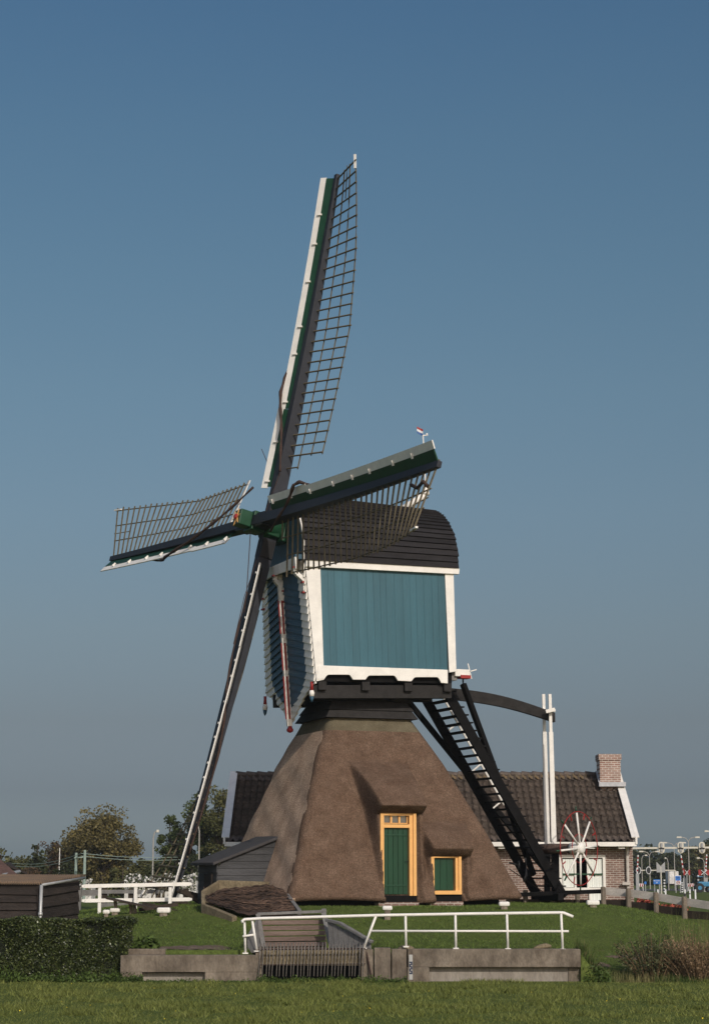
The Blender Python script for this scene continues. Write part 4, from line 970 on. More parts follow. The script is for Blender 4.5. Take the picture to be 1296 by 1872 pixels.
# ---- plank fence right
pf = empty('plank_fence', P(1148, 1660, 58), 'low wooden fence with wide grey top board and round posts before the brick house', 'fence')
rp = [(1103, 1627, 61.0), (1148, 1630.5, 60.5), (1198, 1637, 59.8), (1250, 1646.5, 59.0), (1300, 1654, 58.2)]
for (xa, ya, Da), (xb, yb, Db) in zip(rp[:-1], rp[1:]):
    m = MB(); m.bar(P(xa, ya+2, Da+.1), P(xb, yb+2, Db+.1), .05, .23); m.build('top_board', 'fencewood', pf)
    m = MB(); m.bar(P(xa, ya+25, Da+.08), P(xb, yb+21, Db+.08), .05, .23); m.build('lower_board', 'darkfence', pf)
for xa, ya, Da, xb, yb, Db in ((925, 1645, 63.5, 1103, 1650, 61.5), ):
    m = MB(); m.bar(P(xa, ya+5, Da), P(xb, yb+2, Db), .05, .22); m.build('lower_board', 'darkfence', pf)
for x, y, D in ((960, 1628, 63), (1010, 1634, 62.5), (1055, 1632, 62), (1102, 1622, 60.9), (1148, 1625, 60.4), (1198, 1632, 59.7), (1250, 1640, 58.9)):
    a = P(x, y, D); m = MB(); m.smooth = False; g = G(a.x, a.y); m.tube([V((a.x, a.y, g-.3)), a, a+UP*.02], [.085, .08, .05], 9); m.build('post', 'postwood', pf, smooth=False)
# ---- brick house
HX1 = P(1160, 1540, 68.2).x; HX0 = P(418, 1540, 70).x; DE_, DR_ = 68.0, 72.2; ZE, ZR = P(900, 1538, DE_).z, P(900, 1418, DR_).z
hs = empty('brick_house', ((HX0+HX1)/2, 72, 1.2), 'low brick house with grey pantile roof, white verges and a brick chimney behind the mill', 'house')
m = MB(); wx1 = P(1157, 1600, 68.5).x; wx0 = HX0+.12
m.box(((wx0+wx1)/2, 68.6, (ZE+.8)/2-.05), (wx1-wx0, .22, ZE-.8+.0)); m.build('front_wall', 'brick', hs)
m = MB(); m.box(((wx0+wx1)/2, 76.1, (ZE+.8)/2-.05), (wx1-wx0, .22, ZE-.8)); m.build('rear_wall', 'brick', hs)
for x in (wx0+.1, wx1-.1):
    m = MB(); m.prism([V((x-.1, 68.72, .8)), V((x-.1, 75.98, .8)), V((x-.1, 75.98, ZE-.03)), V((x-.1, DR_, ZR-.12)), V((x-.1, 68.72, ZE-.03))], V((.2, 0, 0))); m.build('gable_wall', 'brick_side', hs)
def pantiles(x0, x1, nrows, y0, z0, y1, z1, pitch=.235):
    ncol = int((x1-x0)/pitch); sub = 6; xs = np.linspace(x0, x1, ncol*sub+1); L = math.hypot(y1-y0, z1-z0); ty, tz = (y1-y0)/L, (z1-z0)/L; ny, nz_ = -tz, ty
    if ty < 0: ny, nz_ = tz, -ty
    ph = (np.arange(len(xs)) % sub)/sub; wave = .046*np.cos(2*np.pi*ph)+.018*np.cos(4*np.pi*ph+.6)
    colid = np.minimum(np.arange(len(xs))//sub, ncol-1); vs = []; q = []
    base = 0
    for r in range(nrows):
        jit = rng.uniform(-.006, .006, ncol)[colid]
        for (s, lift) in ((r/nrows-.012, .045), ((r+1)/nrows, .004)):
            yy = y0+(y1-y0)*s; z_ = z0+(z1-z0)*s; o = wave+lift+jit
            vs.append(np.stack([xs, yy+ny*o+0*xs, z_+nz_*o], 1))
        n = len(xs); i = base+np.arange(n-1); q.append(np.stack([i, i+1, i+1+n, i+n], 1))
        if r: q.append(np.stack([i-n, i-n+1, i+1, i], 1))
        base += 2*n
    return np.concatenate(vs), np.concatenate(q)
v, q = pantiles(HX0+.06, HX1-.06, 11, DE_-.12, ZE+.02, DR_, ZR)
rf = fastmesh('roof', v, q, ['tile'], hs); m = MB()
m.hexa([V((HX0+.05, DE_, ZE-.1)), V((HX1-.05, DE_, ZE-.1)), V((HX1-.05, DR_, ZR-.12)), V((HX0+.05, DR_, ZR-.12)), V((HX0+.05, DE_, ZE-.03)), V((HX1-.05, DE_, ZE-.03)), V((HX1-.05, DR_, ZR-.045)), V((HX0+.05, DR_, ZR-.045))])
m.hexa([V((HX0+.05, DR_, ZR-.12)), V((HX1-.05, DR_, ZR-.12)), V((HX1-.05, 76.4, ZE-.1)), V((HX0+.05, 76.4, ZE-.1)), V((HX0+.05, DR_, ZR-.0)), V((HX1-.05, DR_, ZR-.0)), V((HX1-.05, 76.4, ZE+.02)), V((HX0+.05, 76.4, ZE+.02))])
m.build('roof_deck', 'tile', hs)
m = MB(); x = HX0+.1
while x < HX1-.1:
    m.tube([V((x, DR_, ZR+.045)), V((x+.40, DR_, ZR+.015+.0))], [.13, .11], 8); x += .395
m.build('ridge_tiles', 'tile', rf)
m = MB(); v2, q2 = pantiles(HX0+2, HX1-1.2, 1, DR_-.33, ZR-.17, DR_-.05, ZR+.02); 
o = fastmesh('lichen_band', v2+np.array([0, -.004, .012]), q2, ['moss'], hs); o.parent = rf; o.location = (0, 0, 0)
for x, s_ in ((HX1, 1), (HX0, -1)):
    m = MB(); xx = x
    m.prism([V((xx-.04, DE_-.2, ZE-.10)), V((xx-.04, DE_-.2, ZE+.14)), V((xx-.04, DR_, ZR+.16)), V((xx-.04, 76.6, ZE+.14)), V((xx-.04, 76.6, ZE-.10)), V((xx-.04, DR_, ZR-.10))], V((.07, 0, 0)))
    if s_ > 0: m.box((xx-.04, DE_, ZE-.02), (.10, .2, .22))
    nm = m.build('verge_board', 'white', hs)
    # board face on top of the verge, seen from the front
    m = MB(); m.bar(V((xx-.03*s_, DE_-.16, ZE+.13)), V((xx-.03*s_, DR_, ZR+.14)), .27, .04); m.build('verge_capping', 'white', nm)
m = MB(); m.box(((HX0+HX1)/2, DE_-.10, ZE-.10), (HX1-HX0, .14, .15)); gt = m.build('gutter_board', 'white', hs)
m = MB(); m.box(((HX0+HX1)/2, DE_+.25, ZE-.16), (HX1-HX0-.1, .6, .04)); m.build('soffit', 'white_old', hs)
m = MB(); x = HX1-.5
while x > HX0+1: m.box((x, DE_+.08, ZE-.21), (.22, .3, .09)); x -= 1.05
m.build('eave_bracket', 'white', hs)
a = P(1145, 1545, 68.42); m = MB(); m.tube([V((a.x, 68.38, ZE-.12)), V((a.x, 68.38, 2.35))], .055, 8); m.tube([V((a.x, 68.38, 2.35)), V((a.x, 68.38, 1.0))], .05, 8); dp = m.build('downpipe', 'fencewood', hs)
m = MB(); m.box(P(1144, 1615, 68.3), (.28, .12, .10)); m.build('pipe_bracket', 'fencewood', dp)
# chimney
cx0, cx1 = P(1098, 1400, 71.2).x, P(1133, 1400, 71.2).x; ct = P(1110, 1379, 71.2).z; cb = ZR-.75
m = MB(); m.box(((cx0+cx1)/2-.02, 71.65, (ct+cb)/2), (cx1-cx0+.06, .95, ct-cb)); ch = m.build('chimney', 'chimneybrick', hs)
m = MB(); m.box(((cx0+cx1)/2-.02, 71.65, ct-.10), (cx1-cx0+.13, 1.02, .22)); m.build('chimney_cap', 'chimneybrick', ch)
m = MB(); zf_ = P(1110, 1434, 71.1).z; m.bar(V((cx0-.12, 71.02, zf_)), V((cx1+.15, 71.02, zf_)), .22, .16); m.bar(V((cx0-.06, 71.0, zf_-.03)), V((cx0-.06, 71.9, zf_+.5)), .10, .05); m.build('lead_flashing', 'lead', ch)
# window
def winbox(m, xa, xb, ya, yb, D, th=.05, dep=.06):
    a, b = P(xa, ya, D), P(xb, yb, D)
    m.box(((a.x+b.x)/2, D, a.z-th/2), (b.x-a.x, dep, th)); m.box(((a.x+b.x)/2, D, b.z+th/2), (b.x-a.x, dep, th))
    m.box((a.x+th/2, D-.002, (a.z+b.z)/2), (th, dep, a.z-b.z-.01)); m.box((b.x-th/2, D-.002, (a.z+b.z)/2), (th, dep, a.z-b.z-.01))
DWN = 68.46
m = MB(); winbox(m, 1021, 1107, 1563, 1628, DWN, .10, .12); wn = m.build('window', 'white', hs, bevel=.008)
m = MB(); a, b = P(1024, 1567, DWN), P(1104, 1624, DWN); m.box(((a.x+b.x)/2, DWN+.04, (a.z+b.z)/2), (b.x-a.x, .02, a.z-b.z)); m.build('pane', 'glass', wn)
for xa, xb in ((1028, 1050), (1075, 1101)):
    m = MB(); m.smooth = True; n = 24; a, b = P(xa, 1570, DWN), P(xb, 1622, DWN); vs = []; fs = []
    for i in range(n+1):
        x = a.x+(b.x-a.x)*i/n; y = DWN+.022+.006*math.sin(i*1.6); vs += [V((x, y, a.z)), V((x, y, b.z))]
    fs = [(2*i, 2*i+1, 2*i+3, 2*i+2) for i in range(n)]; m.add(vs, fs); m.build('curtain', 'curtain', wn)
m = MB()
for x in (1051, 1074): p = P(x, 1595, DWN); m.box((p.x, DWN-.004, (P(x, 1567, DWN).z+P(x, 1625, DWN).z)/2), (.07, .07, P(x, 1567, DWN).z-P(x, 1625, DWN).z))
m.build('mullion', 'white', wn)
m = MB(); p0, p1 = P(1026, 1598, DWN), P(1103, 1598, DWN); m.box(((p0.x+p1.x)/2, DWN-.01, p0.z), (p1.x-p0.x, .07, .05)); m.build('transom', 'hubgreen', wn)
m = MB(); winbox(m, 1076, 1107, 1628, 1650, DWN, .06, .10); w2_ = m.build('lower_window', 'white', hs); m = MB(); a, b = P(1078, 1630, DWN), P(1105, 1648, DWN); m.box(((a.x+b.x)/2, DWN+.03, (a.z+b.z)/2), (b.x-a.x, .02, a.z-b.z)); m.build('curtain', 'curtain', w2_)
# ---- black boarded shed, left foreground
sh = empty('boarded_shed', P(75, 1690, 50), 'dark weatherboarded shed with corrugated lichen covered roof at the left edge', 'shed')
c0_ = P(77, 1619, 50); e0_ = P(-60, 1618, 50.2); f0_ = P(143, 1606.5, 52.6); gz = .3
def boards(a, b, n, nm):
    m = MB(); d = V((b.x-a.x, b.y-a.y, 0)).normalized(); nn = V((d.y, -d.x, 0))
    for i in range(n):
        k0, k1 = i/n, (i+1)/n; wob = rng.uniform(-.015, .015)
        pa0, pb0 = V((a.x, a.y, gz+(a.z-gz)*k0+wob)), V((b.x, b.y, gz+(b.z-gz)*k0+wob+rng.uniform(-.02, .02))); pa1, pb1 = V((a.x, a.y, gz+(a.z-gz)*k1+.02)), V((b.x, b.y, gz+(b.z-gz)*k1+.02))
        m.hexa([pa0+nn*.075, pb0+nn*.075, pb0, pa0, pa1+nn*.02, pb1+nn*.02, pb1, pa1])
    return m.build(nm, 'shed', sh)
boards(e0_, c0_, 9, 'front_boards'); boards(c0_, f0_, 7, 'side_boards')
m = MB(); m.bar(V((c0_.x-.03, c0_.y-.06, gz)), V((c0_.x-.03, c0_.y-.06, c0_.z)), .12, .08, up=(0, 1, 0)); m.build('corner_board', 'shed', sh)
m = MB(); bk = P(143, 1604, 55); bl_ = P(-60, 1604, 54.5); ev0 = V((e0_.x, e0_.y-.15, e0_.z+.05)); ev1 = V((c0_.x+.05, c0_.y-.15, c0_.z+.05)); ev2 = V((f0_.x+.06, f0_.y, f0_.z+.05))
bt = V((e0_.x, 54.6, P(0, 1602, 54.6).z)); br_ = V((f0_.x+.02, 54.0, P(0, 1602.5, 54).z))
nr = 50; vs = []; fs = []
for i in range(nr*4+1):
    k = i/(nr*4); f = lambda L: L; pf_ = ev0.lerp(ev1, min(1, k/.66)) if k < .66 else ev1.lerp(ev2, (k-.66)/.34); pb_ = bt.lerp(br_, k); z = .035*math.cos(i*math.pi/2)
    vs += [pf_+UP*(z+.03), pb_+UP*(z+.03), pf_+UP*(z-.0), pb_+UP*z]
for i in range(nr*4): a = i*4; fs += [(a, a+4, a+5, a+1), (a+2, a+3, a+7, a+6), (a, a+2, a+6, a+4), (a+1, a+5, a+7, a+3)]
m.add(vs, fs); m.build('corrugated_roof', 'eternit', sh)
m = MB(); m.tube([ev1+V((.0, -.05, -.03)), ev2+V((.12, -.03, -.03))], .035, 7); gt_ = m.build('gutter', 'metal', sh, smooth=True)
m = MB(); q = ev1+V((-.02, -.09, -.03)); m.tube([q, V((q.x, q.y-.03, 1.3)), V((q.x, q.y-.03, gz))], .045, 8); m.tube([V((q.x, q.y-.03, 1.44)), V((q.x, q.y-.03, 1.52))], .06, 8); m.build('downpipe', 'metal', sh, smooth=True)
# old barns far left
bn = empty('barn', P(10, 1610, 95), 'red brown tiled barn roofs with pale gutter beyond the shed', 'barn')
m = MB(); a, b, c, d = P(-80, 1604, 92), P(32, 1604, 92), P(-5, 1571, 96), P(-80, 1571, 96)
m.hexa([a, b, c, d, a+UP*.15, b+UP*.15, c+UP*.15, d+UP*.15]); m.build('roof', 'redroof', bn)
m = MB(); a, b = P(7, 1600, 91.8), P(36, 1593.5, 94); m.tube([a, b], .09, 6); m.build('gutter', 'metal', bn)
m = MB(); a, b, c, d = P(8, 1577, 99), P(50, 1595, 99), P(44, 1598, 103), P(20, 1576, 103); m.hexa([x-UP*.1 for x in (a, b, c, d)]+[a, b, c, d]); m.build('rear_roof', 'shed', bn)
m = MB(); q = P(-20, 1612, 96); m.hexa([V((q.x+a_*2.8, 96+b_*1.5, z_)) for z_ in (.6, q.z) for a_, b_ in ((-1, -1), (1, -1), (1, 1), (-1, 1))]); m.build('wall', 'shed', bn)
# ---- hedge
HXa, HXb = P(-40, 1700, 46.4).x, P(243, 1700, 46.4).x; HZ = P(100, 1680, 46.5).z
hd = empty('hedge', ((HXa+HXb)/2, 47, 0), 'clipped dark green privet hedge at the left edge above the meadow', 'hedge')
n = 60000; u = rng.uniform(0, 1, (n, 3)); x = HXa+(HXb-HXa)*u[:, 0]; face = rng.choice(3, n, p=[.66, .24, .10])
y = 46.15+1.5*u[:, 1]; z = HZ*u[:, 2]; dpt = np.abs(rng.normal(0, .06, n))
y = np.where(face == 0, 46.15+dpt, y); z = np.where(face == 1, HZ-dpt, z); x = np.where(face == 2, HXb-dpt, x)
wob = .07*np.sin(x*2.3+z*3)+.05*np.sin(x*5.1+z)+.05*np.cos(z*6+x*1.4)
y = y+np.where(face == 0, wob, 0); z = z+np.where(face == 1, .03*np.sin(x*3)+.025*np.sin(x*7.7)+.0*z, 0); x = x+np.where(face == 2, .09*np.sin(z*4)+.05*np.sin(y*5), 0)
# rounded lower right end and shoulder
sh_ = np.clip((HZ-.15-z)/HZ, 0, 1); x = np.where(x > HXb-.3, x-.25*sh_*(x-(HXb-.3))/.3, x)
M['hedge'] = leafmat('privet_leaves', (.016, .024, .008), (.050, .065, .018), .6, .15, 4, rough=.4, spec=.35)
v, q = leaf_quads(np.stack([x, y, z], 1), .030, .1, .6); M['hedge2'] = leafmat('young_privet_leaves', (.08, .10, .03), (.17, .19, .07), .4, .25, 3, rough=.35, spec=.5); o = fastmesh('foliage', v, q, ['hedge', 'hedge2'], hd, mi=(rng.uniform(0, 1, n) > .86).astype(int))
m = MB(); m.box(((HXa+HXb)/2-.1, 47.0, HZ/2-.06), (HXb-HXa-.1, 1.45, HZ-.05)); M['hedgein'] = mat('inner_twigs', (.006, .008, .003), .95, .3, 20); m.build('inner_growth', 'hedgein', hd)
# ---- vegetation tufts
M['weed'] = leafmat('weed_leaves', (.045, .075, .015), (.095, .14, .032), .4, .3, 3); M['reed'] = leafmat('reed_leaves', (.10, .11, .035), (.26, .23, .10), .4, .3, 3)
M['shrubl'] = leafmat('shrub_leaves', (.055, .070, .028), (.14, .14, .065), .5, .3, 3); M['brownstalk'] = leafmat('dry_stalks', (.13, .085, .045), (.28, .19, .11), .5, .2, 3)
M['flower'] = leafmat('red_flowers', (.30, .05, .035), (.50, .14, .09), .4, .2, 4); M['buttercup'] = mat('buttercup_petals', (.75, .55, .03), .5)
def clump(nm, label, cat, cx, cy, rx, ry, rz, n, size, mt, z0=None, group=None, flat=.3, bl=0):
    g = G(cx, cy) if z0 is None else z0
    p = rng.normal(size=(n, 3)); p /= np.linalg.norm(p, axis=1)[:, None]; p *= rng.uniform(.35, 1, (n, 1))**.6
    p = p*np.array([rx, ry, rz])+np.array([cx, cy, g]); p[:, 2] = np.where(p[:, 2] < g, 2*g-p[:, 2], p[:, 2])
    p[:, 2] += .1*rz*np.sin(p[:, 0]*9)
    v, q = leaf_quads(p, size, flat, .5); o = fastmesh(nm, v, q, [mt], None, base=(cx, cy, g))
    return tag(o, label, cat, group)
a = P(262, 1745, 46.3); clump('leafy_weed', 'broad leaved green weed at the right end of the hedge on the wall', 'weed', a.x, 46.75, .38, .25, .42, 600, .07, 'weed', .62)
def weedstrip(nm, label, x0, x1, y, h, n, mt='weed', size=.045, sx=.12):
    x = rng.uniform(x0, x1, n); hh = h*(.4+.6*np.abs(np.sin(x*2.1)+.6*np.sin(x*5.3))/1.6); p = np.stack([x, y+rng.normal(0, sx, n), np.abs(rng.normal(0, .5, n))*hh], 1)
    v, q = leaf_quads(p, size, .2, .4); o = fastmesh(nm, v, q, [mt], None, base=((x0+x1)/2, y, 0)); return tag(o, label, 'weeds', kind='stuff')
weedstrip('weeds', 'nettles and weeds at the foot of the hedge', P(-20, 1780, 46).x, P(262, 1780, 46).x, 45.95, .26, 3500)
weedstrip('weeds', 'weeds hanging over the ditch edge at the right end of the concrete wall', 5.36, 5.98, 46.22, .42, 900, size=.05, sx=.12)
weedstrip('weeds', 'low weeds growing at the foot of the sluice grate', P(470, 1785, 45.8).x, P(745, 1785, 45.8).x, 45.82, .16, 2600, size=.032)
weedstrip('weeds', 'thin grass fringe at the foot of the left concrete wall', P(262, 1785, 45.8).x, P(470, 1785, 45.8).x, 45.84, .09, 900, size=.03)
# soil patches on the mound
for px_, py, D, w_, lab in ((350, 1735, 47.25, 1.05, 'bare brown soil with dry grass above the left concrete wall'), (1085, 1737, 48.2, .42, 'small bare soil patch on the mound right of the handrail end'), (1155, 1730, 49.2, .52, 'cracked bare soil patch on the right slope of the mound')):
    q = P(px_, py, D); m = MB(); n = 40; vs = [V((q.x, D, G(q.x, D)+.03))]
    for k in range(n):
        t = 2*math.pi*k/n; r = w_*(1+.2*math.sin(3*t+px_)+.12*math.sin(7*t)+.06*math.sin(13*t)); x, y = q.x+r*math.cos(t), D+.62*r*math.sin(t); vs.append(V((x, max(y, 46.7), G(x, max(y, 46.7))+.006+.012*math.sin(k*2.7))))
    m.add(vs, [(0, k+1, (k+1) % n+1) for k in range(n)]); o = m.build('soil_patch', 'dirt', None, base=(q.x, D, G(q.x, D)), smooth=True); tag(o, lab, 'soil', kind='stuff')
# reeds and shrub right
def reeds(nm, label, x0, x1, y0, y1, n, h, mt, wd=.022, lean=.25, z=None):
    x = rng.uniform(x0, x1, n); y = rng.uniform(y0, y1, n); p = np.stack([x, y, ground(x, y)-.02], 1); v, q = blades(p, h, wd, lean)
    o = fastmesh(nm, v, q, [mt], None, base=((x0+x1)/2, (y0+y1)/2, 0), tri=True); return tag(o, label, 'reeds', kind='stuff')
reeds('reeds', 'tall green and straw coloured reeds along the ditch right of the wall', P(1058, 1780, 46.3).x, P(1240, 1780, 46.3).x, 46.15, 46.9, 900, .34, 'reed')
reeds('rushes', 'dark green rushes beside the end of the concrete wall', P(1052, 1780, 46.3).x, P(1120, 1780, 46.3).x, 46.2, 46.6, 1400, .30, 'weed')
reeds('rushes', 'tussock of green grass at the foot of the brown shrub', P(1200, 1780, 46.3).x, P(1300, 1780, 46.3).x, 46.1, 46.7, 1500, .30, 'weed')
def shrub(nm, label, px_, D, ztop, w_, nst, nl, mt, stalk):
    b = P(px_, 1785, D); g = G(b.x, D); t = empty(nm, (b.x, D, g), label, 'shrub'); m = MB(); tips = []
    for i in range(nst):
        a_ = rng.uniform(0, 6.28); r = w_*math.sqrt(rng.uniform(.05, 1)); h = (ztop-g)*rng.uniform(.55, 1)*(1-.35*r/w_); p0 = V((b.x+.3*r*math.cos(a_), D+.3*r*math.sin(a_), g-.05)); p1 = V((b.x+r*math.cos(a_), D+.8*r*math.sin(a_), g+h)); mid = p0.lerp(p1, .5)+V((0, 0, .08)); m.tube([p0, mid, p1], [.012, .009, .004], 4); tips.append((p0, mid, p1))
    m.build('stems', stalk, t); P_ = []
    for i in range(nl):
        p0, mid, p1 = tips[rng.integers(len(tips))]; k = rng.uniform(.2, 1)**.8; p = mid.lerp(p1, k*2-1) if k > .5 else p0.lerp(mid, k*2); P_.append(np.array(p)+rng.normal(0, .055, 3))
    v, q = leaf_quads(np.array(P_), .03, .2, .5); fastmesh('foliage', v, q, [mt], t); return t
shrub('shrub', 'loose dark green shrub beside the ditch, left of the brown one', 1192, 47.0, P(0, 1686, 47).z, .95, 110, 5200, 'shrubl', 'brownstalk')
shrub('shrub', 'brown reddish dried shrub at the right edge of the photograph', 1275, 46.7, P(0, 1680, 46.7).z, .95, 200, 3600, 'brownstalk', 'brownstalk')
reeds('tall_grass', 'sparse tall flowering stalks before the plank fence at the right edge', P(1225, 1700, 50).x, P(1310, 1700, 50).x, 49, 51, 260, .85, 'reed', .012, .15)
# red flower bed
a = P(1215, 1650, 62); x = rng.uniform(P(1165, 1650, 62).x, P(1262, 1650, 61).x, 1700); pz = 1.2+.42*rng.uniform(0, 1, 1700)**.7+.1*np.sin(x*3)
v, q = leaf_quads(np.stack([x, 61.8+rng.normal(0, .35, 1700), pz], 1), .06, .1, .8)
o = fastmesh('flower_bed', v, q, ['flower', 'weed'], None, base=(a.x, 61.8, 1), mi=(rng.uniform(0, 1, 1700) > .68).astype(int)); tag(o, 'bed of red flowers behind the plank fence', 'flowers', kind='stuff')
# buttercups
n = 90; p = scatter(n, -7, 7, 32, 45.5); p[:, 2] += .05; v, q = leaf_quads(p, .013, .5, .9); tag(fastmesh('buttercups', v, q, ['buttercup'], None), 'tiny yellow buttercups dotted over the meadow', 'flowers', kind='stuff')
n = 34000; c = scatter(320, -9, 9, 32, 45.8, lambda x, y: np.abs(x) < y*.2); idx = rng.integers(len(c), size=n); p = c[idx]+rng.normal(0, 1, (n, 3))*np.array([.16, .16, 0]); p[:, 2] = ground(p[:, 0], p[:, 1]); k = p[:, 1] < 45.95; v, q = blades(p[k], .095, .02, .7)
tag(fastmesh('grass_tufts', v, q, ['blade'], tri=True), 'coarser grass tufts in the meadow', 'grass', kind='stuff')
# ================================================================== BACKGROUND
M['leaf_autumn'] = leafmat('autumn_leaves', (.080, .070, .024), (.175, .138, .050), .5, .25, .35)
M['leaf_green'] = leafmat('green_leaves', (.035, .052, .016), (.095, .115, .036), .5, .25, .3)
M['leaf_olive'] = leafmat('olive_leaves', (.055, .060, .020), (.125, .120, .045), .5, .25, .3)
M['leaf_dark'] = leafmat('dark_leaves', (.020, .028, .012), (.058, .066, .024), .5, .2, .3)
M['leaf_brown'] = leafmat('brown_leaves', (.050, .032, .018), (.095, .060, .032), .45, .2, .4)
def tree(nm, label, px_, ytop, w_px, D, mt, n=6000, base_y=None, shape='round', leaf=.14, group=None, low=.18, clumps=46, trunk_v=True, bare=0):
    ppm = FPX/(D*CT); top = P(px_, ytop, D); g = G(top.x, D); H = top.z-g; Rw = w_px/2/ppm*1.16
    t = empty(nm, (top.x, D, g), label, 'tree', group)
    m = MB(); tw = max(.10, H*.028); lean = rng.uniform(-.04, .04)*H
    trunk_pts = [V((top.x, D, g-.2)), V((top.x+lean*.4, D, g+H*.3)), V((top.x+lean, D, g+H*.62)), V((top.x+lean*.8, D, g+H*.86))]
    m.tube(trunk_pts, [tw, tw*.75, tw*.42, tw*.12], 7)
    z0 = g+H*low; cz = (z0+g+H)/2; rz = (g+H-z0)/2; cs = []
    for i in range(clumps):
        while True:
            d = rng.uniform(-1, 1, 3)
            if shape == 'round' and (d**2).sum() < 1: break
            if shape == 'cone' and math.hypot(d[0], d[1]) < .95*(1-(d[2]+1)/2)**.8+.08: break
            if shape == 'wide' and d[0]**2+d[1]**2+max(0, d[2])**2 < 1: break
        if shape == 'round': d = d*(.72+.4*rng.uniform())
        cs.append(np.array((top.x+d[0]*Rw*.84, D+d[1]*Rw*.8, cz+d[2]*rz*.90)))
    for c in cs[:26]:
        k = float(np.clip((c[2]-g)/H*.62, .16, .8)); p0 = trunk_pts[0].lerp(trunk_pts[3], k); m.tube([p0, p0.lerp(V(c), .55)+V((0, 0, .03*H)), V(c)], [tw*.3, tw*.16, tw*.05], 4)
    m.build('trunk', 'barkd', t)
    cs = np.array(cs); wts = rng.uniform(.4, 1.4, clumps); wts /= wts.sum(); idx = rng.choice(clumps, n, p=wts); r = Rw*rng.uniform(.16, .36, clumps)
    if shape == 'cone': r = r*1.1
    d = rng.normal(size=(n, 3)); d /= np.linalg.norm(d, axis=1)[:, None]; d *= rng.uniform(.2, 1.15, (n, 1))**.55
    p = cs[idx]+d*r[idx][:, None]*np.array([1, 1, .8]); p = p[p[:, 2] > g+.1]
    v, q = leaf_quads(p, leaf*D/150, .1, .62); fastmesh('crown', v, q, [mt], t); return t
tree('autumn_tree', 'large round tree turning yellow brown left of the lowest sail', 190, 1474, 134, 150, 'leaf_autumn', 15000, leaf=.11, clumps=80, low=.08)
tree('autumn_tree', 'brownish smaller side tree leaning on the big round yellow brown tree', 140, 1500, 60, 154, 'leaf_autumn', 4500, leaf=.11, low=.05)
tree('conifer', 'dark pointed conifer above the shed roof', 69, 1527, 42, 145, 'leaf_dark', 3200, shape='cone', leaf=.12, low=.0, clumps=90)
tree('birch', 'reddish brown birch between conifer and big round tree', 101, 1530, 56, 150, 'leaf_brown', 2600, leaf=.09, low=.1)
tree('tree', 'low grey green tree between the barn and the conifer', 28, 1560, 52, 155, 'leaf_olive', 2200, leaf=.1, low=.05)
tree('tree', 'brown crowned tree cut by the left edge above the barn', -4, 1541, 32, 150, 'leaf_brown', 2200, leaf=.1, low=.1)
tree('tree', 'tall narrow green tree just left of the lowest sail stock', 316, 1475, 58, 140, 'leaf_green', 5200, leaf=.11, low=.10, clumps=56)
tree('tree', 'broad green tree right of the lowest sail, its left half', 374, 1432, 80, 138, 'leaf_green', 8000, leaf=.11, low=.06, clumps=64)
tree('tree', 'green and yellowish tree rising beside the white roof verge', 412, 1408, 84, 136, 'leaf_olive', 9000, leaf=.11, low=.06, clumps=70)
tree('tree', 'tree top peeping over the dark left end of the tiled roof', 478, 1398, 66, 135, 'leaf_olive', 6000, leaf=.11, low=.06, clumps=60)
tree('tree', 'small olive tree low between the big round tree and the lowest sail', 262, 1560, 40, 148, 'leaf_olive', 2600, leaf=.1, low=.03)
for i, (x, y, w__, mt, lb) in enumerate(((350, 1562, 44, 'leaf_dark', 'dark bush under the broad green tree'), (285, 1576, 50, 'leaf_dark', 'dark low bush behind the left lamp post'), (225, 1577, 56, 'leaf_olive', 'olive bush at the foot of the big round tree'),
                                      (120, 1574, 60, 'leaf_dark', 'dark bush under the brown birch'), (50, 1580, 60, 'leaf_brown', 'brownish bush behind the shed roof'), (395, 1575, 46, 'leaf_olive', 'olive bush left of the lean-to roof'))):
    t = tree('bush', lb, x, y, w__, 132+i, mt, 2400, shape='wide', leaf=.1, low=0.0, clumps=34)
    t['category'] = 'bush'
# right background wood: trees one can tell apart, then the mass behind
for i, (x, y, w__, mt, lb) in enumerate(((1176, 1556, 34, 'leaf_dark', 'dark far tree directly right of the house corner'), (1205, 1561, 40, 'leaf_dark', 'dark far tree behind the first oval signal'), (1229, 1553, 34, 'leaf_dark', 'dark far tree behind the middle oval signal'),
                                      (1256, 1543, 42, 'leaf_olive', 'olive far tree behind the tall double lamp'), (1285, 1530, 44, 'leaf_autumn', 'tall orange brown far tree at the right edge'), (1308, 1536, 40, 'leaf_olive', 'olive far tree cut by the right edge'))):
    tree('far_tree', lb, x, y, w__, 290+i*3, mt, 4200, leaf=.085, low=.0, clumps=40, group=None)
n = 16000; x = rng.uniform(P(1120, 1600, 310).x, P(1420, 1600, 310).x, n); hmx = 6.4+1.2*np.sin(x*.22)+.8*np.sin(x*.7)+.5*np.sin(x*1.9)+(x-50)*.02; z = .7+hmx*rng.uniform(0, 1, n)
v, q = leaf_quads(np.stack([x, 312+rng.normal(0, 2, n), z], 1), .26, .1, .6); tag(fastmesh('far_wood', v, q, ['leaf_dark']), 'dark far wood behind the level crossing', 'wood', kind='stuff')
n = 15000; x = rng.uniform(P(-120, 1600, 175).x, P(700, 1600, 175).x, n); hmx = 3.1+.6*np.sin(x*.35)+.5*np.sin(x*1.1)+.3*np.sin(x*2.7); z = .8+hmx*rng.uniform(0, 1, n)
v, q = leaf_quads(np.stack([x, 175+rng.normal(0, 1, n), z], 1), .17, .1, .6); tag(fastmesh('far_hedgerow', v, q, ['leaf_olive']), 'dark far hedgerow behind the trees on the left', 'hedgerow', kind='stuff')
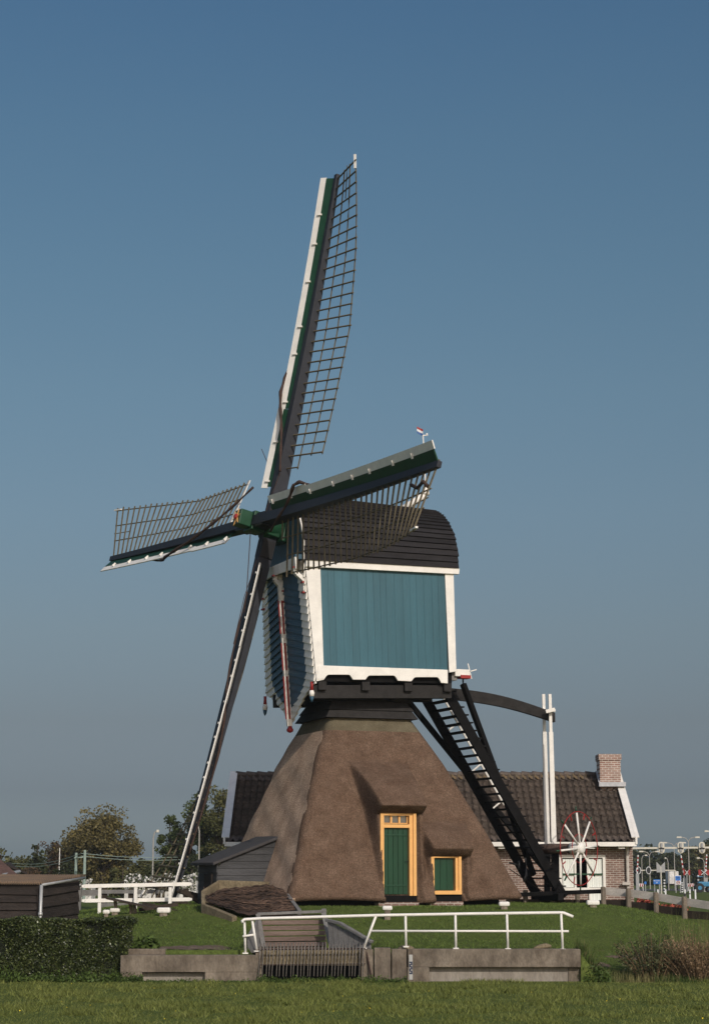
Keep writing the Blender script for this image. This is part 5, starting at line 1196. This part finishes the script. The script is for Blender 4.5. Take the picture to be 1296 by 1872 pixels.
n = 14000; x = rng.uniform(-75, 50, n); hmx = 3.0+.8*np.sin(x*.21)+.6*np.sin(x*.63)+.4*np.sin(x*1.7); z = .6+hmx*rng.uniform(0, 1, n)
v, q = leaf_quads(np.stack([x, 322+rng.normal(0, 2, n), z], 1), .26, .1, .6); tag(fastmesh('distant_wood', v, q, ['leaf_dark']), 'low dark distant wood on the horizon behind mill and house', 'wood', kind='stuff')
# pale low greenhouse-like wall far left
def simple(nm, label, cat, D, build, mt, group=None, bevel=0):
    m = MB(); base = build(m); o = m.build(nm, mt, None, base=base, bevel=bevel); return tag(o, label, cat, group)
for (xa, xb, ya, lb) in ((232, 300, 1600, 'long pale flower covered shelter seen under the big round tree'), (305, 362, 1599, 'pale low shelter right of the lowest sail tip'), (145, 172, 1607, 'small pale shelter behind the shed corner')):
    a, b = P(xa, ya, 125), P(xb, ya, 125); g = G(a.x, 125)
    t = empty('pale_shelter', ((a.x+b.x)/2, 125, g), lb, 'shelter'); m = MB(); m.box(((a.x+b.x)/2, 125, (g+a.z)/2-.2), (b.x-a.x, 2, a.z-g-.35)); m.build('wall', 'paleblock', t)
    n = 900; x = rng.uniform(a.x, b.x, n); p = np.stack([x, 124+rng.normal(0, .2, n), g+(a.z-g)*rng.uniform(.2, 1.0, n)**.7+.1*np.sin(x*3)], 1); v, q = leaf_quads(p, .09, .1, .7); fastmesh('blossom', v, q, ['paleblock', 'leaf_green'], t, mi=(rng.uniform(0, 1, n) > .55).astype(int))
# lamp posts
def lamp(px_, ytop, D, arms, label, group=None, yb=None, arm=None):
    a = P(px_, ytop, D); g = G(a.x, D) if True else 0; t = empty('lamp_post', (a.x, D, g), label, 'street lamp', group)
    m = MB(); m.tube([V((a.x, D, g-.1)), V((a.x, D, g+(a.z-g)*.5)), V((a.x, D, a.z-.35))], [.065, .05, .04], 7)
    L = arm or 1.2
    for s_ in arms: m.tube([V((a.x, D, a.z-.4)), V((a.x+s_*L*.25, D, a.z-.08)), V((a.x+s_*L*.7, D, a.z+.02)), V((a.x+s_*L, D, a.z+.05))], .04, 5)
    m.build('pole', 'lamp', t)
    for s_ in arms:
        m = MB(); m.hexa([V((a.x+s_*L*k, D+d, a.z+h)) for h, kk in ((-.05, (.75, 1.35)), (.10, (.8, 1.3))) for k, d in ((kk[0], -.13), (kk[1], -.10), (kk[1], .10), (kk[0], .13))]); m.build('lamp_head', 'cream', t)
lamp(281, 1520, 120, (1,), 'tall single arm street lamp left of the lowest sail', arm=.26)
lamp(365, 1508, 120, (-1,), 'street lamp with its head bent left in front of the broad green tree', arm=.26)
lamp(1257, 1531, 190, (-1, 1), 'tallest double arm street lamp, between middle and right oval signals', arm=.85)
lamp(1231, 1541, 215, (-1, 1), 'double arm street lamp just left of the middle oval signal', arm=1.0)
lamp(1186, 1557, 215, (-1, 1), 'low double arm street lamp nearest the house', arm=.85)
lamp(1305, 1520, 180, (-1, 1), 'street lamp at the right edge with only its left head in view', arm=.7)
lamp(1220, 1569, 200, (-1,), 'short thick single arm lamp right of the grey sign boards', arm=.25)
lamp(1286, 1569, 210, (-1,), 'small single arm lamp below the right oval signal', arm=.6)
lamp(1172, 1552+12, 230, (1,), 'lamp head just showing right of the house eave', arm=.5)
# telephone poles and wires
for x, y, D, lb in ((140, 1559, 118, 'shorter pale green pole with a small crossarm'), (156, 1554, 116, 'taller pale green pole at the shed corner')):
    a = P(x, y, D); g = G(a.x, D); t = empty('utility_pole', (a.x, D, g), lb, 'pole'); m = MB(); m.tube([V((a.x, D, g)), a], [.10, .08], 8); m.build('pole', 'gpost', t)
    if x == 140: m = MB(); m.bar(a+V((-.1, -.1, -.3)), a+V((.55, -.1, -.25)), .07, .07); m.build('crossarm', 'gpost', t)
for y0, y1, lb in ((1578, 1560, 'upper of two thin overhead wires left'), (1583, 1565, 'lower of two thin overhead wires left')):
    a, b, c = P(20, y0, 130), P(150, y1, 117), P(345, y1+6, 120); m = MB(); pts_ = [a.lerp(b, k/6)-UP*.3*math.sin(math.pi*k/6) for k in range(7)]+[b.lerp(c, k/6)-UP*.15*math.sin(math.pi*k/6) for k in range(1, 7)]; m.tube(pts_, .016, 4)
    tag(m.build('overhead_wire', 'gpost', None, base=b), lb+', running past the pale green poles', 'wire')
a = P(110, 1550, 140); m = MB(); m.tube([V((a.x, 140, .9)), a], [.05, .03], 6); tag(m.build('white_mast', 'white_old', None, base=(a.x, 140, .9)), 'slim white mast in front of the reddish birch', 'mast')
# ---- level crossing
DC = 185
def road(): 
    m = MB(); z = 0; xs = np.linspace(22, 90, 20); vs = []; fs = []
    for x in xs:
        for y in (196, 224): vs.append(V((x, y, G(x, y)+.03)))
    for i in range(len(xs)-1): fs.append((2*i, 2*i+2, 2*i+3, 2*i+1))
    m.add(vs, fs); o = m.build('road', 'asphalt', None, base=(55, 210, 0)); tag(o, kind='structure')
    m = MB()
    for i in range(12): x = 24+i*5; m.add([V((x, 209.9, G(x, 210)+.036)), V((x+2.5, 209.9, G(x, 210)+.036)), V((x+2.5, 210.1, G(x, 210)+.036)), V((x, 210.1, G(x, 210)+.036))], [(0, 1, 2, 3)])
    tag(m.build('road_marking', 'signwhite', None), kind='structure')
road()
# gantry with three oval signal backs
a, b = P(1120, 1551, 150), P(1330, 1549, 150); gt = empty('signal_gantry', (b.x, 150, 1), 'long white horizontal gantry beam over the road behind the house', 'gantry')
m = MB(); m.bar(a, b, .14, .14); m.build('beam', 'cream', gt); m = MB(); m.tube([V((b.x, 150, .8)), b], .13, 8); m.tube([V((a.x, 150, .8)), a], .13, 8); m.build('post', 'cream', gt)
sig = None
for i, (x, lb) in enumerate(((1208.5, 'left'), (1243.5, 'middle'), (1282.5, 'right'))):
    c = P(x, 1549.5, 149.8)
    if sig is None:
        t = empty('oval_signal', c, 'cream oval signal board hanging on the gantry beam, left of three', 'signal', 'oval signals on the gantry')
        m = MB(); n = 20; m.prism([c+V((.24*math.cos(2*math.pi*k/n), 0, .20*(1 if math.sin(2*math.pi*k/n) > 0 else -1)+.24*math.sin(2*math.pi*k/n))) for k in range(n)], V((0, .06, 0))); m.build('backboard', 'cream', t)
        m = MB(); m.box(c+V((0, -.05, .18)), (.15, .12, .32)); m.box(c+V((0, -.05, -.22)), (.17, .1, .20)); m.build('lamp_box', 'signgrey', t)
        m = MB(); m.box(c+V((0, -.02, -.07)), (.40, .06, .10)); m.build('bracket', 'tar2', t); sig = t
    else:
        t = copy_tree(sig); t.location = c; t['label'] = 'cream oval signal board hanging on the gantry beam, %s of three' % lb
a, b = P(1166, 1591, 200), P(1233, 1591, 200); gt = empty('low_signal_gantry', (b.x, 200, 1), 'lower thin white gantry arm with two small dark signals beside the house', 'gantry')
m = MB(); m.bar(a, b, .10, .10); m.tube([V((b.x, 200, .8)), b], .09, 8); m.build('arm', 'cream', gt)
for x in (1166.5, 1185):
    c = P(x, 1591, 199.7); m = MB(); n = 18; m.prism([c+V((.26*math.cos(2*math.pi*k/n), 0, .38*math.sin(2*math.pi*k/n))) for k in range(n)], V((0, .05, 0))); s_ = m.build('signal_rim', 'signwhite', gt)
    m = MB(); m.prism([c+V((.20*math.cos(2*math.pi*k/n), -.02, .32*math.sin(2*math.pi*k/n))) for k in range(n)], V((0, .015, 0))); m.build('signal_face', 'black', s_)
# barrier arms raised
for i, (xb, yb, xt, yt, lb) in enumerate(((1164, 1597, 1165.5, 1563, 'raised red and white barrier pole right beside the house corner'), (1250, 1605, 1244, 1564, 'raised red and white barrier pole leaning left, below the middle oval signal'), (1289, 1592, 1291, 1562, 'raised red and white barrier pole near the right edge'))):
    a, b = P(xb, yb, DC), P(xt, yt, DC); t = empty('barrier', (a.x, DC, G(a.x, DC)), lb, 'barrier', None); n = 9
    for nm, mt, par in (('white_bands', 'signwhite', 0), ('red_bands', 'red', 1)):
        m = MB()
        for k in range(n):
            if k % 2 == par: m.bar(a.lerp(b, k/n), a.lerp(b, (k+1)/n), .10, .16, up=(0, 1, 0))
        m.build(nm, mt, t)
    m = MB(); m.bar(V((a.x, DC, G(a.x, DC))), a, .3, .3); m.build('barrier_base', 'signgrey', t)
for x, lb, sx_ in ((1254.5, 'red square crossing sign with white centre, left of two', .6), (1286, 'red crossing sign with white diagonal cross, right of two', 1)):
    c = P(x, 1595, DC-.5); t = empty('crossing_sign', (c.x, DC, G(c.x, DC)), lb, 'sign'); m = MB(); m.tube([V((c.x, DC-.4, G(c.x, DC))), c], .06, 6); m.build('post', 'signgrey', t)
    w1 = .62*sx_
    for s_ in (-1, 1): m = MB(); m.box(c+V((s_*w1*.6, 0, 0)), (w1*.5, .05, .52)); m.build('red_panel', 'red', t)
    m = MB()
    for s_ in (-1, 1): m.bar(c+V((-.28*sx_, -.04, -.22*s_)), c+V((.28*sx_, -.04, .22*s_)), .05, .12, up=(0, 1, 0)); m.bar(c+V((-.28*sx_, -.05, -.22*s_)), c+V((.28*sx_, -.05, .22*s_)), .12, .03)
    m.build('diagonal_cross', 'signwhite', t)
# striped bollard posts
for x, y0, y1, lb in ((1275, 1600, 1626, 'tall black and white striped post before the blue tractor'), (1213.5, 1608, 1621, 'short black and white striped post left of the white trailer'), (1246, 1613, 1627, 'black and white striped post right of the framed road sign')):
    a, b = P(x, y1, DC-5), P(x, y0, DC-5); g = G(a.x, DC-5); a.z = g; t = empty('striped_post', (a.x, a.y, g), lb, 'post'); n = 9
    for nm, mt, par in (('white_bands', 'signwhite', 0), ('black_bands', 'black', 1)):
        m = MB()
        for k in range(n):
            if k % 2 == par: m.tube([a.lerp(b, k/n), a.lerp(b, (k+1)/n)], .09, 7)
        m.build(nm, mt, t)
# signs
def board(nm, lb, x, y, w_px, h_px, D, face, frame=None, yb=None):
    ppm = FPX/(D*CT); c = P(x, y, D); g = G(c.x, D); t = empty(nm, (c.x, D, g), lb, 'sign'); w_, h_ = w_px/ppm, h_px/ppm
    m = MB(); 
    for s_ in ((-1, 1) if w_px > 9 else (0,)): m.tube([V((c.x+s_*w_*.35, D+.05, g)), V((c.x+s_*w_*.35, D+.05, c.z))], .05, 6)
    m.build('post', 'signgrey', t); m = MB(); m.box(c, (w_, .05, h_)); p = m.build('panel', frame or face, t)
    if frame: m = MB(); m.box(c+V((0, -.03, 0)), (w_*.84, .02, h_*.86)); m.build('face', face, p)
    return t, c, w_, h_, p
t, c, w_, h_, p = board('road_sign', 'blue road sign with a white text line beside the grey boards', 1200, 1612, 12.5, 8.5, 175, 'signblue')
m = MB(); 
for k, ww_ in enumerate((.9, .5, .7, .8, .4)): m.box(c+V((-.24+.12*k, -.03, .09)), (.09*ww_, .012, .055))
m.box(c+V((0, -.03, -.06)), (.05, .012, .12)); m.build('white_lettering', 'signwhite', p)
t, c, w_, h_, p = board('zone_sign', 'white framed sign with blue top and red ringed circle', 1238.5, 1609, 11.5, 17, 175, 'signblue', 'signwhite')
m = MB(); m.box(c+V((0, -.045, -.21)), (w_*.8, .01, h_*.40)); m.build('lower_panel', 'signwhite', p)
m = MB(); m.torus(c+V((0, -.055, -.21)), (0, 1, 0), .13, .03, 20, 5); m.build('red_ring', 'red', p)
m = MB(); m.box(c+V((0, -.055, -.21)), (.13, .01, .05)); m.box(c+V((0, -.045, .2)), (w_*.5, .01, .05)); m.build('black_mark', 'black', p)
board('round_sign', 'tiny round blue sign near the house corner', 1179, 1614, 4, 4.5, 175, 'signblue')
for x, lb in ((1170, 'red and white road barrier plank beside the house corner'), (1262, 'red and white road barrier plank behind the tall lamp foot')):
    c = P(x, 1618, 190); t = empty('barrier_plank', (c.x, 190, G(c.x, 190)), lb, 'barrier'); m = MB(); m.box(c, (.62, .05, .30)); m.box(c+V((-.25, 0, -.3)), (.05, .05, .5)); m.box(c+V((.25, 0, -.3)), (.05, .05, .5)); m.build('plank', 'signwhite', t)
    m = MB()
    for k in (-1, 0, 1): m.prism([c+V((k*.2-.08, -.035, -.14)), c+V((k*.2+.02, -.035, -.14)), c+V((k*.2+.08, -.035, .14)), c+V((k*.2-.02, -.035, .14))], V((0, .01, 0)))
    m.build('red_stripes', 'red', t)
# grey double sign seen from behind on a tall white post
c = P(1207, 1586, 165); t = empty('double_sign', (c.x, 165, G(c.x, 165)), 'two grey sign backs in a V on a tall pale post', 'sign'); m = MB(); m.tube([V((c.x, 165, G(c.x, 165))), c+UP*.1], .06, 7); m.build('post', 'cream', t)
for s_ in (-1, 1):
    m = MB(); x0 = c+V((s_*.03, -.05, 0)); m.prism([x0+V((0, 0, -.40)), x0+V((s_*.33, 0, -.40)), x0+V((s_*.33, 0, .48)), x0+V((0, 0, .16))], V((0, .03, 0))); m.build('sign_back', 'signgrey', t)
# white trailer
c = P(1228, 1611, 205); g = G(c.x, 205); t = empty('box_trailer', (c.x, 205, g), 'pale box trailer parked behind the framed road sign', 'trailer'); m = MB(); m.box((c.x, 205, g+1.3), (1.0, 2.4, 1.3)); m.build('box_body', 'paleblock', t, bevel=.05)
for s_ in (-1, 1): m = MB(); m.lathe((c.x+s_*.42-.08, 205, g+.4), [(.38, 0), (.38, .18)], 14, (1, 0, 0)); m.build('wheel', 'rubber', t)
# blue tractor at the right edge
c = P(1284, 1625, 178); g = G(c.x, 178); t = empty('tractor', (c.x, 178, g), 'blue tractor or machine standing at the crossing at the right edge', 'tractor')
m = MB(); m.box((c.x+.1, 178, g+.75), (1.1, .7, .45)); m.box((c.x-.38, 177.9, g+.62), (.28, .6, .3)); m.build('engine_body', 'machine_blue', t, bevel=.08)
m = MB(); m.box((c.x-.25, 178, g+1.42), (.5, .6, .06)); m.build('cab_roof', 'machine_blue', t, bevel=.02)
m = MB()
for dx, dy in ((-.45, -.25), (-.05, -.25), (-.45, .25), (-.05, .25)): m.box((c.x+dx, 178+dy, g+1.15), (.04, .04, .5))
m.build('cab_pillars', 'black', t)
for dx, r in ((-.35, .42), (.55, .28)):
    for dy in (-.42, .42): m = MB(); m.lathe((c.x+dx, 178+dy, g+r), [(r*.5, -.09), (r, -.08), (r, .08), (r*.5, .09)], 16, (0, 1, 0)); wl = m.build('wheel', 'rubber', t, smooth=False); m = MB(); m.lathe((c.x+dx, 178+dy, g+r), [(r*.45, -.1), (r*.45, .1)], 10, (0, 1, 0)); m.build('rim', 'machine_blue', wl)
# white reflector posts in the verge
wpl = ['below the grey double sign', 'left one below the framed road sign', 'middle one below the tall double lamp', 'rightmost, below the blue tractor', 'leftmost, below the blue road sign']
wp = None; o = None
for x, y in ((1216, 1634), (1251.5, 1634), (1260.5, 1637), (1270.5, 1638), (1202, 1636)):
    c = P(x, y, 128); g = G(c.x, 128)
    c.z = g
    if wp is None: m = MB(); m.bar(V((c.x, 128, g)), V((c.x, 128, g+.62)), .10, .08, up=(0, 1, 0), w2=.09, h2=.05); o = wp = m.build('reflector_post', 'signwhite', None, base=c)
    else: o = wp.copy(); COL.objects.link(o); o.location = c
    tag(o, 'short white reflector post in the grass verge, '+wpl.pop(0), 'post', 'white reflector posts in the verge')
c = P(1251, 1634, 110); t = empty('tee_sign', (c.x, 110, G(c.x, 110)), 'low black T shaped stand behind the plank fence', 'stand'); m = MB(); m.bar(V((c.x, 110, G(c.x, 110))), c, .10, .10, up=(0, 1, 0)); m.bar(c+V((-.32, 0, 0)), c+V((.32, 0, 0)), .05, .05); m.build('frame', 'black', t)
# ================================================================== HAZE
hz = bpy.data.materials.new('haze_air'); hz.use_nodes = True; hn = hz.node_tree; hn.nodes.clear()
ho = hn.nodes.new('ShaderNodeOutputMaterial'); pv_ = hn.nodes.new('ShaderNodeVolumePrincipled'); pv_.inputs['Density'].default_value = .00018; pv_.inputs['Color'].default_value = (.80, .88, .95, 1); pv_.inputs['Anisotropy'].default_value = .0
hn.links.new(pv_.outputs[0], ho.inputs['Volume']); M['haze'] = hz
m = MB(); m.hexa([(-90, -40, -2.5), (140, -40, -2.5), (140, 330, -2.5), (-90, 330, -2.5), (-90, -40, 27), (140, -40, 27), (140, 330, 27), (-90, 330, 27)])
o = m.build('haze', 'haze'); tag(o, kind='stuff')
S.cycles.volume_max_steps = 64
